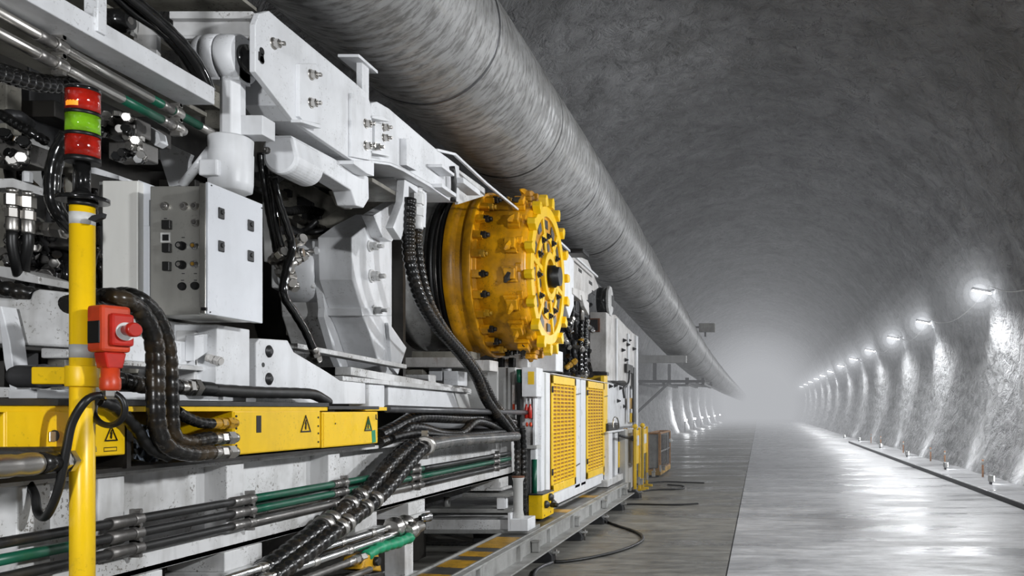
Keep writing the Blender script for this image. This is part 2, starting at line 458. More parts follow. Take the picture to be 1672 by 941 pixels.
# halo glow painted round each wall lamp: nested emitting shells, each one thin and even
HR = [1.5, 1.1, .8, .56, .38, .22]; HE = [.018, .030, .05, .12, .35, 1.1]
hm = [haze_mat('lamp_halo', 0, e_, (.92, .95, 1)) for e_ in HE]
hme = []
for r_, m_ in zip(HR, hm):
    o = mk_obj('halo_layer', MB().sphere((0, 0, 0), r_, 9), m_, V(0, 0, 0)); hme.append(o.data); bpy.data.objects.remove(o)
for i, y in enumerate(LY):
    rt = bpy.data.objects.new('lamp_halo', None); COL.objects.link(rt); rt.location = (5.12, y, 4.30)
    rt['label'] = f'added halo glow around the {ORD[i]} wall lamp from the viewer'; rt['category'] = 'haze'; rt['kind'] = 'stuff'; rt['group'] = 'added halos around the wall lamps'
    for me in hme:
        o = bpy.data.objects.new('halo_layer', me); COL.objects.link(o); o.parent = rt; o['kind'] = 'stuff'

# ------------------------------------------------------------------ camera, world, near lights
cam = bpy.data.cameras.new('camera'); co = bpy.data.objects.new('camera', cam); COL.objects.link(co)
co.location = (0, 0, H); co.rotation_euler = (math.pi / 2, 0, 0)
cam.sensor_width = 36; cam.lens = F / 1672 * 36
cam.shift_x = -(CX - 836) / 1672; cam.shift_y = (CY - 470.5) / 1672
cam.clip_start = .05; cam.clip_end = 400
scene.camera = co
w = bpy.data.worlds.new('world'); scene.world = w; w.use_nodes = True
w.node_tree.nodes['Background'].inputs[0].default_value = (.6, .63, .7, 1)
w.node_tree.nodes['Background'].inputs[1].default_value = .13
# unseen spots added out of frame: key from the right, fill behind the camera
spot('unseen_light', (4.6, 1.5, 3.9), (-3.0, 5.0, 1.2), 1500, math.radians(84), .6, .16)
spot('unseen_light', (4.7, 9.0, 4.1), (-3.0, 9.5, 1.5), 1300, math.radians(84), .6, .18)
spot('unseen_light', (4.7, 13.6, 4.2), (-2.8, 16, 2.6), 900, math.radians(110), .6, .18)
spot('unseen_light', (-1.6, -3.0, 2.6), (-3.0, 5.0, 1.8), 950, math.radians(80), .8, .35)  # added fill for the faces turned toward the camera
spot('wall_lamp_light', (5.18, 13.0, 4.26), (4.6, 13.0, 0), 220, math.radians(150), .5, .16)  # unseen pair carrying the lamp row nearer, added as key light
spot('wall_lamp_light', (5.18, 6.0, 4.26), (4.6, 6.0, 0), 200, math.radians(150), .5, .16)
spot('added_roadway_fill', (2.5, 17, 6.8), (.8, 14, 0), 260, math.radians(140), .8, .5)  # added fill above the roadway, no lamp hangs there
scene.view_settings.view_transform = 'Standard'
scene.view_settings.look = 'None'
cy = scene.cycles
cy.use_denoising = True; cy.use_adaptive_sampling = True; cy.adaptive_threshold = .04; cy.adaptive_min_samples = 12
cy.max_bounces = 4; cy.diffuse_bounces = 2; cy.glossy_bounces = 2; cy.transmission_bounces = 2; cy.volume_bounces = 0
cy.sample_clamp_indirect = 4; cy.volume_step_rate = 1.0; cy.volume_max_steps = 64
# ================================================================== LETTERING
def textmb(txt, org, size, face='front'):
    c = bpy.data.curves.new('t', 'FONT'); c.body = txt; c.size = size; c.extrude = .001; c.align_x = 'CENTER'; c.align_y = 'CENTER'; c.resolution_u = 2
    o = bpy.data.objects.new('t', c); COL.objects.link(o)
    me = o.to_mesh(); mb = MB()
    R3 = Matrix.Rotation(math.pi / 2, 3, 'X')
    if face == 'side': R3 = Matrix.Rotation(math.pi / 2, 3, 'Z') @ R3
    mb.add([Vector(org) + R3 @ v.co for v in me.vertices], [tuple(p.vertices) for p in me.polygons])
    o.to_mesh_clear(); bpy.data.objects.remove(o); bpy.data.curves.remove(c)
    return mb
# ================================================================== HELPERS FOR THE MACHINE
def bolt(p, ax=(1, 0, 0), r=.03, l=.05):
    ax = Vector(ax).normalized(); p = Vector(p) - ax * .004
    mb = MB(); mb.lathe(p, ax, [(0, r * 1.35), (l * .22, r * 1.3)], 18)
    mb.hexnut(p + ax * l * .2, ax, r, l * .65); mb.lathe(p + ax * l * .8, ax, [(0, r * .5), (l * .55, r * .48)], 12)
    return mb
def sbolt(px, py, X, r=.03, l=.05): return bolt(S(px, py, X), (1, 0, 0), r, l)
def hosemb(pts, r, pitch=.07, groove=.10, n=14, step=None):
    path = spline(pts, step or pitch / 5)
    return MB().tube(path, r, n, (lambda d: 1 - groove if (d / pitch) % 1 > .78 else 1 + groove * .35 * ((d / pitch) % 1)) if groove else None)
def smooth_hose(pts, r, n=12, step=.03): return MB().tube(spline(pts, step), r, n)
def fitting(p0, ax, r, l, mb=None):
    """crimped hose coupling: ferrule, hexagons and collar along ax"""
    mb = mb or MB(); ax = Vector(ax).normalized(); p0 = Vector(p0)
    mb.lathe(p0, ax, [(0, r * .95), (l * .04, r * 1.05), (l * .30, r * 1.05), (l * .33, r * .9)], 18)
    mb.lathe(p0 + ax * l * .33, ax, [(0, r * 1.2), (l * .2, r * 1.2)], 6, True, False, .3)
    mb.lathe(p0 + ax * l * .53, ax, [(0, r * .9), (l * .08, r * .9)], 18)
    mb.lathe(p0 + ax * l * .61, ax, [(0, r * 1.3), (l * .25, r * 1.3), (l * .28, r * 1.1)], 6, True, False)
    mb.lathe(p0 + ax * l * .89, ax, [(0, r * 1.0), (l * .11, r * .95)], 18)
    return mb
def clamp(p, ax, r, w=.05):
    """pipe clamp: collar, ears and a screw"""
    ax = Vector(ax).normalized(); p = Vector(p)
    mb = MB().lathe(p - ax * w / 2, ax, [(0, r * 1.25), (w * .15, r * 1.4), (w * .85, r * 1.4), (w, r * 1.25)], 16)
    mb.bar(p + V(0, 0, r * 1.2), p + V(0, 0, r * 2.1), w * .8, .02, (0, 1, 0)) ; mb.bar(p - V(0, 0, r * 1.2), p - V(0, 0, r * 1.9), w * .8, .02, (0, 1, 0))
    mb.hexnut(p + V(.004, 0, r * 1.7), (1, 0, 0), .012, .02)
    return mb
def mvmb(mb, org, rz, about=(0, 0, 0)):
    Mx = Matrix.Translation(Vector(org)) @ Matrix.Rotation(rz, 4, 'Z'); mb.v = [Mx @ v for v in mb.v]; return mb
def disc(p, ax, r, t, n=24): return MB().lathe(p, ax, [(0, r), (t, r)], n)
def ring(p, ax, r0, r1, t, n=48):
    p = Vector(p); ax = Vector(ax).normalized()
    return MB().lathe(p, ax, [(0, r0), (0, r1), (t, r1), (t, r0), (0, r0)], n, False, False)

# ================================================================== CHASSIS GIRDER AND WHAT RUNS ALONG IT
XG = -2.75
zt, zb = H - .262, H - .735
YE = 9.55
t = Thing('chassis_girder', 'long white steel side girder of the machine with bolted stiffeners', 'girder')
w_ = t.part('web', MB().box(XG - .14, XG - .12, 2.6, YE, zb, zt), 'white_dirty', bevel=.003)
t.part('top_flange', MB().box(XG - .30, XG, 2.6, YE, zt - .025, zt), 'white_dirty', bevel=.004)
t.part('bottom_flange', MB().box(XG - .30, XG, 2.6, YE, zb, zb + .03).box(XG - .03, XG, 2.6, YE, zb, zb + .09), 'white_dirty', bevel=.004)
for px in (28, 160, 370, 536, 665, 835):
    a = S(px, 700, XG - .005)
    t.part('stiffener', MB().box(XG - .13, XG - .004, a.y, a.y + .15, zb + .03, zt - .025), 'white_dirty', bevel=.006)
for px in (185, 372, 582, 668, 815):
    a = S(px, 700, XG)
    t.part('foot_plate', MB().box(XG - .28, XG + .015, a.y - .05, a.y + .28, zb - .10, zb).box(XG - .28, XG + .05, a.y - .07, a.y + .3, zb - .125, zb - .10), 'white_dirty', bevel=.004)
t.done()

# columns that carry the girder
for px, lab in ((-10, 'first'), (372, 'x'), (655, 'y')):
    a = S(max(px, 20), 700, XG - .03)
    if px < 0: continue
    t = Thing('support_column', {'x': 'white steel column under the girder left of the twin black hoses', 'y': 'white steel column with a square foot under the girder beside the hazard-striped plate'}[lab], 'column')
    t.part('post', MB().box(XG - .16, XG, a.y, a.y + .16, .30, zb - .125), 'white_dirty', bevel=.005)
    t.part('base_plate', MB().box(XG - .26, XG + .05, a.y - .07, a.y + .25, .26, .30), 'white_dirty', bevel=.004)
    t.done()

# three black and green pipes clipped to the girder
XP = -2.70
pz = [(-.478, 'pipe_black', 'uppermost'), (-.538, 'green', 'middle'), (-.603, 'pipe_black', 'lowest')]
for k, (z, mt, nm) in enumerate(pz):
    ya = 2.9; yb = S(410, 700, XP).y; yc = 9.3
    t = Thing('hydraulic_pipe', f'{nm} of three black and green clamped pipes along the white girder', 'pipe', 'pipes along the girder')
    r = .021
    zr = H + z
    t.part('tube', MB().tube(spline([V(XP, ya, zr), V(XP, yb, zr)], .2), r, 12), 'pipe_black')
    t.part('green_section', MB().tube(spline([V(XP, yb, zr), V(XP, S(690, 700, XP).y, zr)], .2), r * 1.02, 12), 'green' if k < 2 else 'steel_dark', label='green hose section' if k < 2 else 'bare steel section')
    t.part('tube', MB().tube(spline([V(XP, S(690, 700, XP).y, zr), V(XP, yc, zr)], .2), r, 12), 'green' if k == 1 else 'pipe_black')
    if k == 1: t.part('green_section', MB().tube([V(XP, 2.95, zr), V(XP, S(120, 700, XP).y, zr)], r * 1.03, 12), 'green').__int__()
    for px in (222, 408, 562, 682, 812):
        y = S(px, 700, XP).y
        t.part('clamp', clamp(V(XP, y, zr), (0, 1, 0), r, .055), 'steel_dark')
        t.part('sleeve', MB().cyl(V(XP, y - .16, zr), V(XP, y - .03, zr), r * 1.25, 14), 'steel_dark')
    t.done()
for k, (z, mt) in enumerate([(-.508, 'green'), (-.572, 'steel'), (-.632, 'steel_dark')]):
    one('thin_pipe', MB().tube(spline([V(XP - .045, S(420, 700, XP).y, H + z), V(XP - .045, 9.3, H + z)], .2), .011, 10), mt,
        ['thin green line running behind the uppermost girder pipe', 'thin bright steel line behind the middle girder pipe', 'thin dark steel line behind the lowest girder pipe'][k], 'pipe')
for px in (222, 408, 562, 682, 812):
    pass

# bright pipes near the floor
XL = -2.58
for k, (zz, xa, xb, r) in enumerate([(-.842, 300, 650, .026), (-.888, 300, 664, .026)]):
    a, b = S(xa, 900, XL - .05 + .05 * k), S(xb, 860, XL - .05 + .05 * k)
    t = Thing('steel_pipe', ['upper bright steel pipe running low beneath the girder to the flange', 'second bright steel pipe low beneath the girder, just under the upper one'][k], 'pipe')
    t.part('tube', MB().tube(spline([V(a.x, a.y, H + zz), V(b.x, b.y, H + zz)], .3), r, 14), 'steel_bright')
    for q in (.25, .45, .62, .8):
        t.part('coupling', MB().lathe(V(a.x, a.y + (b.y - a.y) * q, H + zz), (0, 1, 0), [(0, r * 1.12), (.02, r * 1.2), (.05, r * 1.2), (.06, r * 1.1)], 14), 'steel')
    t.done()
a = P(648, 862, 6.1)
t = Thing('pipe_manifold', 'steel flange block where the low bright pipes end beside the column', 'manifold')
t.part('flange', MB().lathe(V(XL - .02, 6.06, H - .845), (0, 1, 0), [(0, .05), (.03, .05), (.03, .075), (.07, .075), (.07, .05), (.2, .05), (.2, .07), (.24, .07)], 20), 'steel')
t.part('flange', MB().lathe(V(XL + .03, 6.2, H - .885), (0, 1, 0), [(0, .045), (.03, .045), (.03, .065), (.1, .065), (.1, .04), (.25, .04)], 20), 'steel')
t.part('nozzle', MB().lathe(V(XL + .03, 6.44, H - .82), (.6, 1, 0), [(0, .02), (.03, .035), (.09, .035)], 14), 'steel_bright')
t.done()
t = Thing('wrapped_hose', 'grey low hose wrapped in bright green tape near the yellow valve', 'hose')
a = [P(496, 941, 4.75), P(601, 902, 5.55)]
for p in a: p.x = min(p.x, XL)
za = H - .955
g0 = V(-2.55, 4.3, za); g1 = V(-2.55, 5.55, za)
t.part('tube', hosemb([g0, V(-2.55, 5.0, za), g1], .024, .09), 'steel_dark')
t.part('green_wrap', MB().tube(spline([g1, V(-2.55, 5.75, za + .02), V(-2.54, 6.0, za + .015), V(-2.54, 6.25, za + .02)], .02), .036, 12, lambda d: 1 + .12 * math.sin(d * 70) + .08 * math.sin(d * 31)), 'green_bright')
t.part('connector', fitting(V(-2.55, 5.3, za), (0, 1, 0), .026, .25), 'steel'); t.done()
one('steel_pipe', MB().tube(spline([V(-2.50, 4.3, H - 1.03), V(-2.50, 5.5, H - 1.03)], .2), .022, 12), 'steel_dark', 'dull steel pipe, lowest of the pipes near the bottom edge', 'pipe')
t = Thing('floor_valve', 'scuffed yellow valve body under the green wrapped hose', 'valve')
t.part('body', MB().side([(590, 930), (597, 908), (618, 902), (624, 934)], -2.52, .14), 'yellow_dark', bevel=.01)
t.part('knob', disc(S(612, 917, -2.52), (1, 0, 0), .03, .03), 'black'); t.part('base', MB().side([(565, 944), (627, 934), (629, 955), (567, 962)], -2.52, .2), 'greasy', bevel=.004); t.done()

# ---- twin thick wrapped hoses: along the girder top, then down left to the floor
XH = -2.60
for k, (dx, dy, lab) in enumerate([(0, 0, 'right one of the twin thick black hoses slanting down across the girder'), (-24, -5, 'left one of the twin thick black hoses slanting down across the girder')]):
    X = XH - .05 * k
    yy = lambda x: S(x, 700, X)
    pts = [S(843, 713, X), S(800, 716, X), S(742, 720, X)] + [S(700 + dx * .6, 727 + dy * .3, X), S(684 + dx * .7, 736 + dy, X), S(660 + dx, 764 + dy, X), S(622 + dx, 807 + dy, X), S(572 + dx, 848 + dy, X), S(512 + dx, 894 + dy, X), S(455 + dx, 936 + dy, X), S(425 + dx, 962 + dy, X)]
    t = Thing('wrapped_hose', lab, 'hose', 'twin hoses across the girder')
    t.part('upper_run', hosemb(pts[:4], .052, .16, .05), 'wrap_grey', label='grey upper run')
    t.part('slanted_run', hosemb(pts[3:], .056, .075), 'wrap')
    for q in ((612 + dx, 815 + dy), (596 + dx, 828 + dy), (566 + dx, 853 + dy), (556 + dx, 861 + dy)):
        a = S(q[0], q[1], X); b = S(q[0] - 12, q[1] + 9.6, X)
        t.part('silver_band', MB().lathe(a, b - a, [(0, .062), (.03, .066), (.05, .062)], 16), 'steel')
    a = S(694, 728, X); t.part('clamp', clamp(a, (-.2, 1, .1), .056, .06), 'steel')
    t.done()
# further hoses heaped on the girder top
top_h = [
    ('black ribbed hose arching over the girder top toward the cabinet, above the others', [(618, 712), (648, 697), (672, 684), (700, 681), (760, 684), (812, 683), (838, 690)], .05, 'wrap', -2.80),
    ('black ribbed hose looping low behind the yellow box end on the girder', [(618, 724), (650, 712), (668, 699), (692, 700), (722, 708), (752, 708), (775, 690), (795, 692), (825, 706)], .04, 'wrap', -2.75),
    ('thin black hose lying along the girder top under the loops', [(640, 716), (680, 708), (740, 712), (790, 708), (845, 703)], .028, 'black', -2.72),
    ('worn brown ribbed hose behind the cable crossing by the grey cabinet', [(780, 683), (800, 681), (820, 684), (845, 696)], .058, 'wrap_worn', -2.95)]
for lab, pp, r, mt, X in top_h:
    one('hydraulic_hose', hosemb([S(x, y, X) for x, y in pp], r, .07), mt, lab, 'hose')
one('conduit', MB().tube([S(632, 668, -2.72), S(860, 674, -2.72)], .028, 12), 'midgrey', 'straight grey-blue conduit running from the yellow box to the cabinet', 'pipe')

# ================================================================== YELLOW CABLE TRAY AND BOXES
XT = -2.65
zA, zB = H - .012, H - .245
t = Thing('cable_tray', 'long dark plate with a yellow edge running above the yellow boxes', 'tray')
ya, yb, yc = 2.7, S(535, 660, XT).y, S(617, 670, XT).y
t.part('cover_plate', MB().box(XT - .34, XT + .01, ya, yb, H + .012, H + .037).box(XT - .34, XT + .01, yb, yc, H - .004, H + .018), 'darkgrey', bevel=.003)
t.part('yellow_edge', MB().box(XT - .30, XT, ya, yb, H - .012, H + .012), 'yellow', bevel=.002)
t.part('back_channel', MB().box(XT - .32, XT - .30, ya, yc, zB, H - .012), 'greasy'); t.part('bottom_channel', MB().box(XT - .34, XT - .02, ya, yc, zB - .018, zB), 'greasy')
t.done()
def triangle(px, py, X, s, flash='bolt', mat='black'):
    """outlined warning triangle with a flash, standing on plane X; s = height in metres"""
    c = S(px, py, X); mb = MB()
    w2 = s * .56
    A, B, C_ = c + V(0, 0, s / 2), c + V(0, w2, -s / 2), c + V(0, -w2, -s / 2)
    th = s * .05
    for p, q in ((A, B), (B, C_), (C_, A)): mb.bar(p, q, .004, th, (1, 0, 0)) if False else mb.prism([p, q, q + (c - q) * .16, p + (c - p) * .16], (.004, 0, 0))
    z = s
    fl = [(.02, .22), (-.07, -.02), (.0, -.02), (-.03, -.2), (-.07, -.2), (0, -.36), (.05, -.2), (.02, -.2), (.07, .06), (.0, .06), (.06, .22)]
    mb.prism([c + V(0, a * z * 1.2, b * z) for a, b in fl], (.004, 0, 0))
    return mb
def tray_box(x0, x1, y0, y1, lab, extras):
    t = Thing('junction_box', lab, 'box')
    a = S(x0, y0, XT)
    b = t.part('housing', MB().rect(x0, y0, x1, y1, XT, .28), 'yellow', bevel=.006)
    t.part('lid', MB().rect(x0 + 3, y0 + 2, x1 - 3, y1 - 2, XT + .004, .004), 'yellow', bevel=.002)
    extras(t); t.done()
def ex1(t):
    t.part('warning_sign', triangle(181, 708, XT + .006, .062), 'black', label='black warning triangle')
    t.part('sign_strip', MB().rect(170, 731, 191, 738, XT + .006, .003), 'black'); t.part('sign_strip', MB().rect(171, 732.4, 190, 736.6, XT + .008, .003), 'yellow')
    t.part('key_slot', MB().lathe(S(87, 712, XT + .002), (1, 0, 0), [(0, .022), (.006, .022)], 16), 'black')
    t.part('latch', MB().rect(82, 705, 92, 722, XT + .012, .006), 'steel', bevel=.003)
tray_box(8, 205, 670, 757, 'yellow junction box behind the yellow post with a black warning triangle', ex1)
def ex2(t):
    t.part('slot', MB().rect(419, 679, 427, 707, XT + .006, .003), 'black', bevel=.003)
    t.part('warning_sign', triangle(499, 692, XT + .006, .10), 'black', label='black warning triangle')
    for y in (680, 690, 700, 712, 728, 736): t.part('screw', disc(S(385, y, XT + .003), (1, 0, 0), .006, .005, 10), 'black')
    for y in (682, 696, 708, 722): t.part('screw', disc(S(519, y, XT + .003), (1, 0, 0), .006, .005, 10), 'black')
tray_box(380, 523, 671, 744, 'long yellow junction box with a dark slot and lightning warning triangle', ex2)
def ex3(t):
    t.part('warning_sign', triangle(601, 692, XT + .006, .10), 'black', label='warning triangle filled with green paint')
    t.part('green_mark', triangle(601, 693, XT + .004, .07), 'green_bright'); t.part('green_mark', MB().side([(607, 704), (613, 702), (614, 722), (608, 724)], XT + .006, .003), 'green_bright', bevel=.002)
    t.part('handle', MB().tube([S(614, 677, XT + .02), S(614, 685, XT + .02), S(616, 685, XT + .02)], .004, 8), 'black')
    t.part('screw', disc(S(547, 692, XT + .003), (1, 0, 0), .005, .005, 10), 'black')
tray_box(526, 617, 673, 732, 'short yellow end junction box with green paint marks', ex3)
one('yellow_plate', MB().rect(597, 665, 632, 671, XT + .005, .1), 'yellow', 'small yellow flat bar sticking out past the end junction box', 'bar', bevel=.002)
# the gap between the boxes: dark divider and crumpled film
one('divider_plate', MB().side([(207, 672), (214, 672), (214, 764), (207, 765)], XT, .3), 'greasy', 'dark upright divider right of the left yellow junction box', 'plate')
mb = MB(); vs = []; random.seed(3)
for i in range(12):
    for j in range(8):
        p = S(218 + i * 5.2, 690 + j * 8.5 + i * 1.2, XT - .18 + .05 * R()); vs.append(p)
mb.add(vs, [(i * 8 + j, i * 8 + j + 1, (i + 1) * 8 + j + 1, (i + 1) * 8 + j) for i in range(11) for j in range(7)])
one('plastic_film', mb, 'plastic_film', 'crumpled clear plastic film stuffed behind the black hoses', 'plastic sheet')

# ---- twin spiral hoses arching from behind the post into the yellow box
for k, (lab, pp, r, X) in enumerate([
        ('left one of the twin black spiral hoses arching down before the control cabinet', [(110, 498), (155, 487), (190, 486), (221, 500), (243, 532), (253, 572), (254, 640), (258, 700), (275, 730), (310, 741), (345, 739)], .036, -2.56),
        ('right one of the twin black spiral hoses arching down before the control cabinet', [(130, 492), (190, 482), (222, 486), (250, 510), (268, 545), (276, 590), (278, 650), (282, 708), (302, 722), (330, 718), (345, 716)], .034, -2.61)]):
    t = Thing('spiral_hose', lab, 'hose', 'twin arching spiral hoses')
    t.part('outer_wrap', hosemb([S(x, y, X if i > 1 else X - .15) for i, (x, y) in enumerate(pp)], r, .055, .09), 'wrap_worn')
    x1, y1 = pp[-1]
    a = S(x1 - 3, y1 + .5, X); b = S(384, y1 - 1, X)
    t.part('coupling', fitting(a, b - a, .027, (b - a).length), 'steel'); t.done()
t = Thing('spiral_hose', 'short black hose ending in a brass-coloured coupling above the twin hose ends', 'hose')
t.part('outer_wrap', hosemb([S(x, y, -2.62) for x, y in [(288, 672), (305, 682), (325, 690), (345, 692)]], .026, .04), 'wrap')
a = S(343, 692, -2.62); b = S(384, 691, -2.62); t.part('coupling', fitting(a, b - a, .024, (b - a).length), 'yellow_dark', label='yellow painted coupling'); t.done()
one('hydraulic_hose', hosemb([S(x, y, -2.60) for x, y in [(160, 655), (190, 668), (222, 700), (245, 732), (275, 746)]], .024, .05), 'black', 'black hose diving from the red switch behind the twin hoses', 'hose')
# horizontal hose with coupling above the tray
t = Thing('spiral_hose', 'thick black hose lying above the tray with a steel coupling in its middle', 'hose')
t.part('outer_wrap', hosemb([S(x, y, -2.72) for x, y in [(140, 608), (192, 620), (235, 630), (292, 632)]], .036, .05), 'wrap')
a = S(290, 632, -2.72); b = S(325, 634, -2.72); t.part('coupling', fitting(a, b - a, .035, (b - a).length * 1.0), 'steel')
t.part('sleeve', MB().tube(spline([S(322, 634, -2.72), S(345, 636, -2.72)], .02), .036, 12), 'black')
t.part('outer_wrap', hosemb([S(x, y, -2.72) for x, y in [(345, 637), (420, 641), (500, 643), (520, 648), (535, 658)]], .033, .12, .04), 'pipe_black'); t.done()
# pipes at far left below the tray
one('hydraulic_pipe', MB().tube(spline([S(-60, 742, -2.60), S(100, 740, -2.60)], .1), .024, 12), 'pipe_black', 'black pipe at the left edge above the fat silver pipe', 'pipe')
t = Thing('sleeved_pipe', 'fat silver sleeved pipe entering from the left edge behind the yellow post', 'pipe')
t.part('tube', hosemb([S(-60, 765, -2.58), S(0, 762, -2.58), S(60, 757, -2.58)], .042, .10, .06), 'steel'); t.part('brown_sleeve', MB().tube([S(60, 757, -2.58), S(86, 755, -2.58)], .041, 14), 'wrap_worn')
t.part('coupling', fitting(S(86, 755, -2.58), S(110, 753, -2.58) - S(86, 755, -2.58), .034, .09), 'steel'); t.done()
# ================================================================== YELLOW POST WITH SIGNAL TOWER AND EMERGENCY SWITCH
PY = 3.25
pc = P(134.5, 668, PY); R_ = .040
def zy(y): return H + (CY - y) / F * PY
t = Thing('guard_post', 'upright yellow round steel post in the left foreground', 'post')
t.part('post', MB().cyl(V(pc.x, PY, .0), V(pc.x, PY, zy(338)), R_, 40), 'yellow')
t.part('tape_band', MB().lathe(V(pc.x, PY, zy(368)), (0, 0, 1), [(0, R_ * 1.01), (.045, R_ * 1.03)], 40), 'tape', label='white tape band')
t.part('tape_band', MB().lathe(V(pc.x, PY, zy(585)), (0, 0, 1), [(0, R_ * 1.02), (.05, R_ * 1.02)], 40), 'grey_paint', label='grey worn band')
t.part('base_plate', MB().box(pc.x - .1, pc.x + .1, PY - .1, PY + .1, 0, .02), 'yellow')
br = MB().box(pc.x - .17, pc.x - .02, PY - .03, PY + .05, zy(628), zy(600)); br.cyl(V(pc.x, PY, zy(632)), V(pc.x, PY, zy(598)), R_ * 1.35, 32)
t.part('clamp_bracket', br, 'yellow', bevel=.005)
t.part('flag_clip', MB().prism([P(x, y, PY - .045) for x, y in ((150, 352), (168, 348), (166, 355), (152, 362), (143, 358))], (0, .02, 0)), 'darkgrey')
t.done()
t = Thing('signal_tower', 'signal light stack of red, green and red lenses on top of the yellow post', 'signal light')
rl = 24.2 / F * PY
def lat(nm, y0, y1, r, mt, **k): return t.part(nm, MB().lathe(V(pc.x + .002, PY, zy(y1)), (0, 0, 1), [(0, r), (zy(y0) - zy(y1), r)], 40), mt, **k)
lat('mounting_disc', 323, 330, 36 / F * PY, 'blackgloss'); lat('mounting_disc', 330, 338, 20 / F * PY, 'black')
lat('stem', 266, 324, 10.5 / F * PY, 'blackgloss'); lat('stem_foot', 316, 324, 15 / F * PY, 'black')
lat('base_ring', 258, 267, rl * 1.0, 'black')
rb = lat('lens', 224, 258, rl * .97, 'lens_red', label='lower red lens'); lat('spacer_ring', 219, 225, rl, 'black')
lat('lens', 190, 219, rl * .97, 'lens_green', label='green lens'); lat('spacer_ring', 184, 190, rl, 'black')
lr = lat('lens', 151, 184, rl * .97, 'lens_red', label='upper red lens with an orange glow')
g = MB()
a0 = math.radians(-112)
for k in range(8):
    a = a0 + k * math.radians(6); g.box(0, 0.001, 0, 0.001, 0, 0.001) if False else None
    c = V(pc.x + .002 + math.cos(a) * rl * .975, PY + math.sin(a) * rl * .975, zy(176)); g.bar(c - V(0, 0, .008), c + V(0, 0, .008 + .003 * (k % 2)), .007, .003, (math.cos(a), math.sin(a), 0))
t.part('glow', g, 'glow_orange', under=lr)
t.part('cap', MB().lathe(V(pc.x + .002, PY, zy(151)), (0, 0, 1), [(0, rl), (.012, rl), (.018, rl * .85), (.021, rl * .3)], 40), 'blackgloss')
t.part('side_tube', MB().cyl(P(124, 322, PY + .02), P(124, 262, PY + .02), .011, 14), 'steel_bright'); t.done()

# emergency switch, turned a little toward the roadway
th = math.radians(66)
ec = P(180, 550, PY - .03)
def loc(mb): return mvmb(mb, ec, th)
def lz(y): return (550 - y) / F * (PY - .03)
W = .052
t = Thing('emergency_stop', 'red emergency stop switch with a round red button on the yellow post', 'switch')
h0 = t.part('housing', loc(MB().box(-W, W, -.04, .055, lz(576), lz(500))), 'orange', bevel=.012)
t.part('side_plate', loc(MB().box(-W - .004, -W + .004, -.03, .04, lz(562), lz(526))), 'black', bevel=.002)
t.part('front_cover', loc(MB().box(-W * .55, W * .98, -.062, -.038, lz(566), lz(513))), 'red', bevel=.010)
t.part('neck', loc(MB().prism([V(-W * .7, -.03, lz(576)), V(W * .8, -.03, lz(576)), V(W * .55, -.03, lz(602)), V(-W * .5, -.03, lz(602))], (0, .07, 0))), 'red', bevel=.006)
t.part('button_plate', loc(disc(V(W * .35, -.060, lz(542)), (0, -1, 0), .034, .006, 28)), 'tape', label='white ring around the button')
t.part('button', loc(MB().lathe(V(W * .35, -.066, lz(540)), (0, -1, 0), [(0, .020), (.028, .020), (.034, .027), (.052, .027), (.058, .022)], 28)), 'red', label='round red push button')
t.part('cable_gland', loc(MB().lathe(V(0, 0, lz(638)), (0, 0, 1), [(0, .030), (.01, .034), (.045, .034), (.05, .030), (.085, .030)], 20)), 'orange', label='orange cable gland')
t.part('gland_nut', loc(MB().lathe(V(0, 0, lz(652)), (0, 0, 1), [(0, .020), (.012, .026), (.034, .026)], 6, True, False)), 'steel')
t.part('mounting_tab', MB().box(ec.x - .07, ec.x + .01, PY - .02, PY + .02, H + .3, H + .34), 'darkgrey')
t.done()
E = PY - .05
one('switch_cable', smooth_hose([P(176, 650, E + .02), P(160, 646, E), P(140, 655, E - .05), P(118, 690, E - .06), P(108, 735, E - .06), P(95, 800, E - .05), P(76, 843, E - .03), P(62, 838, E), P(56, 806, E + .03), P(40, 780, E + .06), P(28, 776, E + .15)], .0145, 14, .015), 'black',
    'thick black cable hanging in a deep loop left of the yellow post', 'cable')
lp = [P(178 + 26 * math.sin(a), 668 - 27 * math.cos(a), E + .02 + .01 * a) for a in [i * math.pi / 8 for i in range(-2, 15)]]
one('switch_cable', smooth_hose(lp, .0115, 12, .012), 'black', 'black cable coiled in a small ring beneath the red switch', 'cable')
one('sleeved_cable', hosemb([P(155, 662, PY + .05), P(152, 690, PY + .05), P(150, 715, PY + .05), P(153, 738, PY + .04)], .010, .02), 'wrap_grey', 'thin grey braided cable beside the right edge of the yellow post', 'cable')
t = Thing('ram_cylinder', 'short dark hydraulic cylinder lying horizontally toward the yellow post', 'hydraulic cylinder')
t.part('barrel', MB().lathe(P(22, 615, PY + .22), (1, 0, 0), [(0, .038), (.02, .046), (.11, .046), (.115, .050), (.13, .050), (.135, .043), (.19, .043)], 24), 'midgrey')
t.part('rod', MB().cyl(P(85, 613, PY + .22), P(118, 613, PY + .22), .022, 16), 'steel_dark'); t.done()

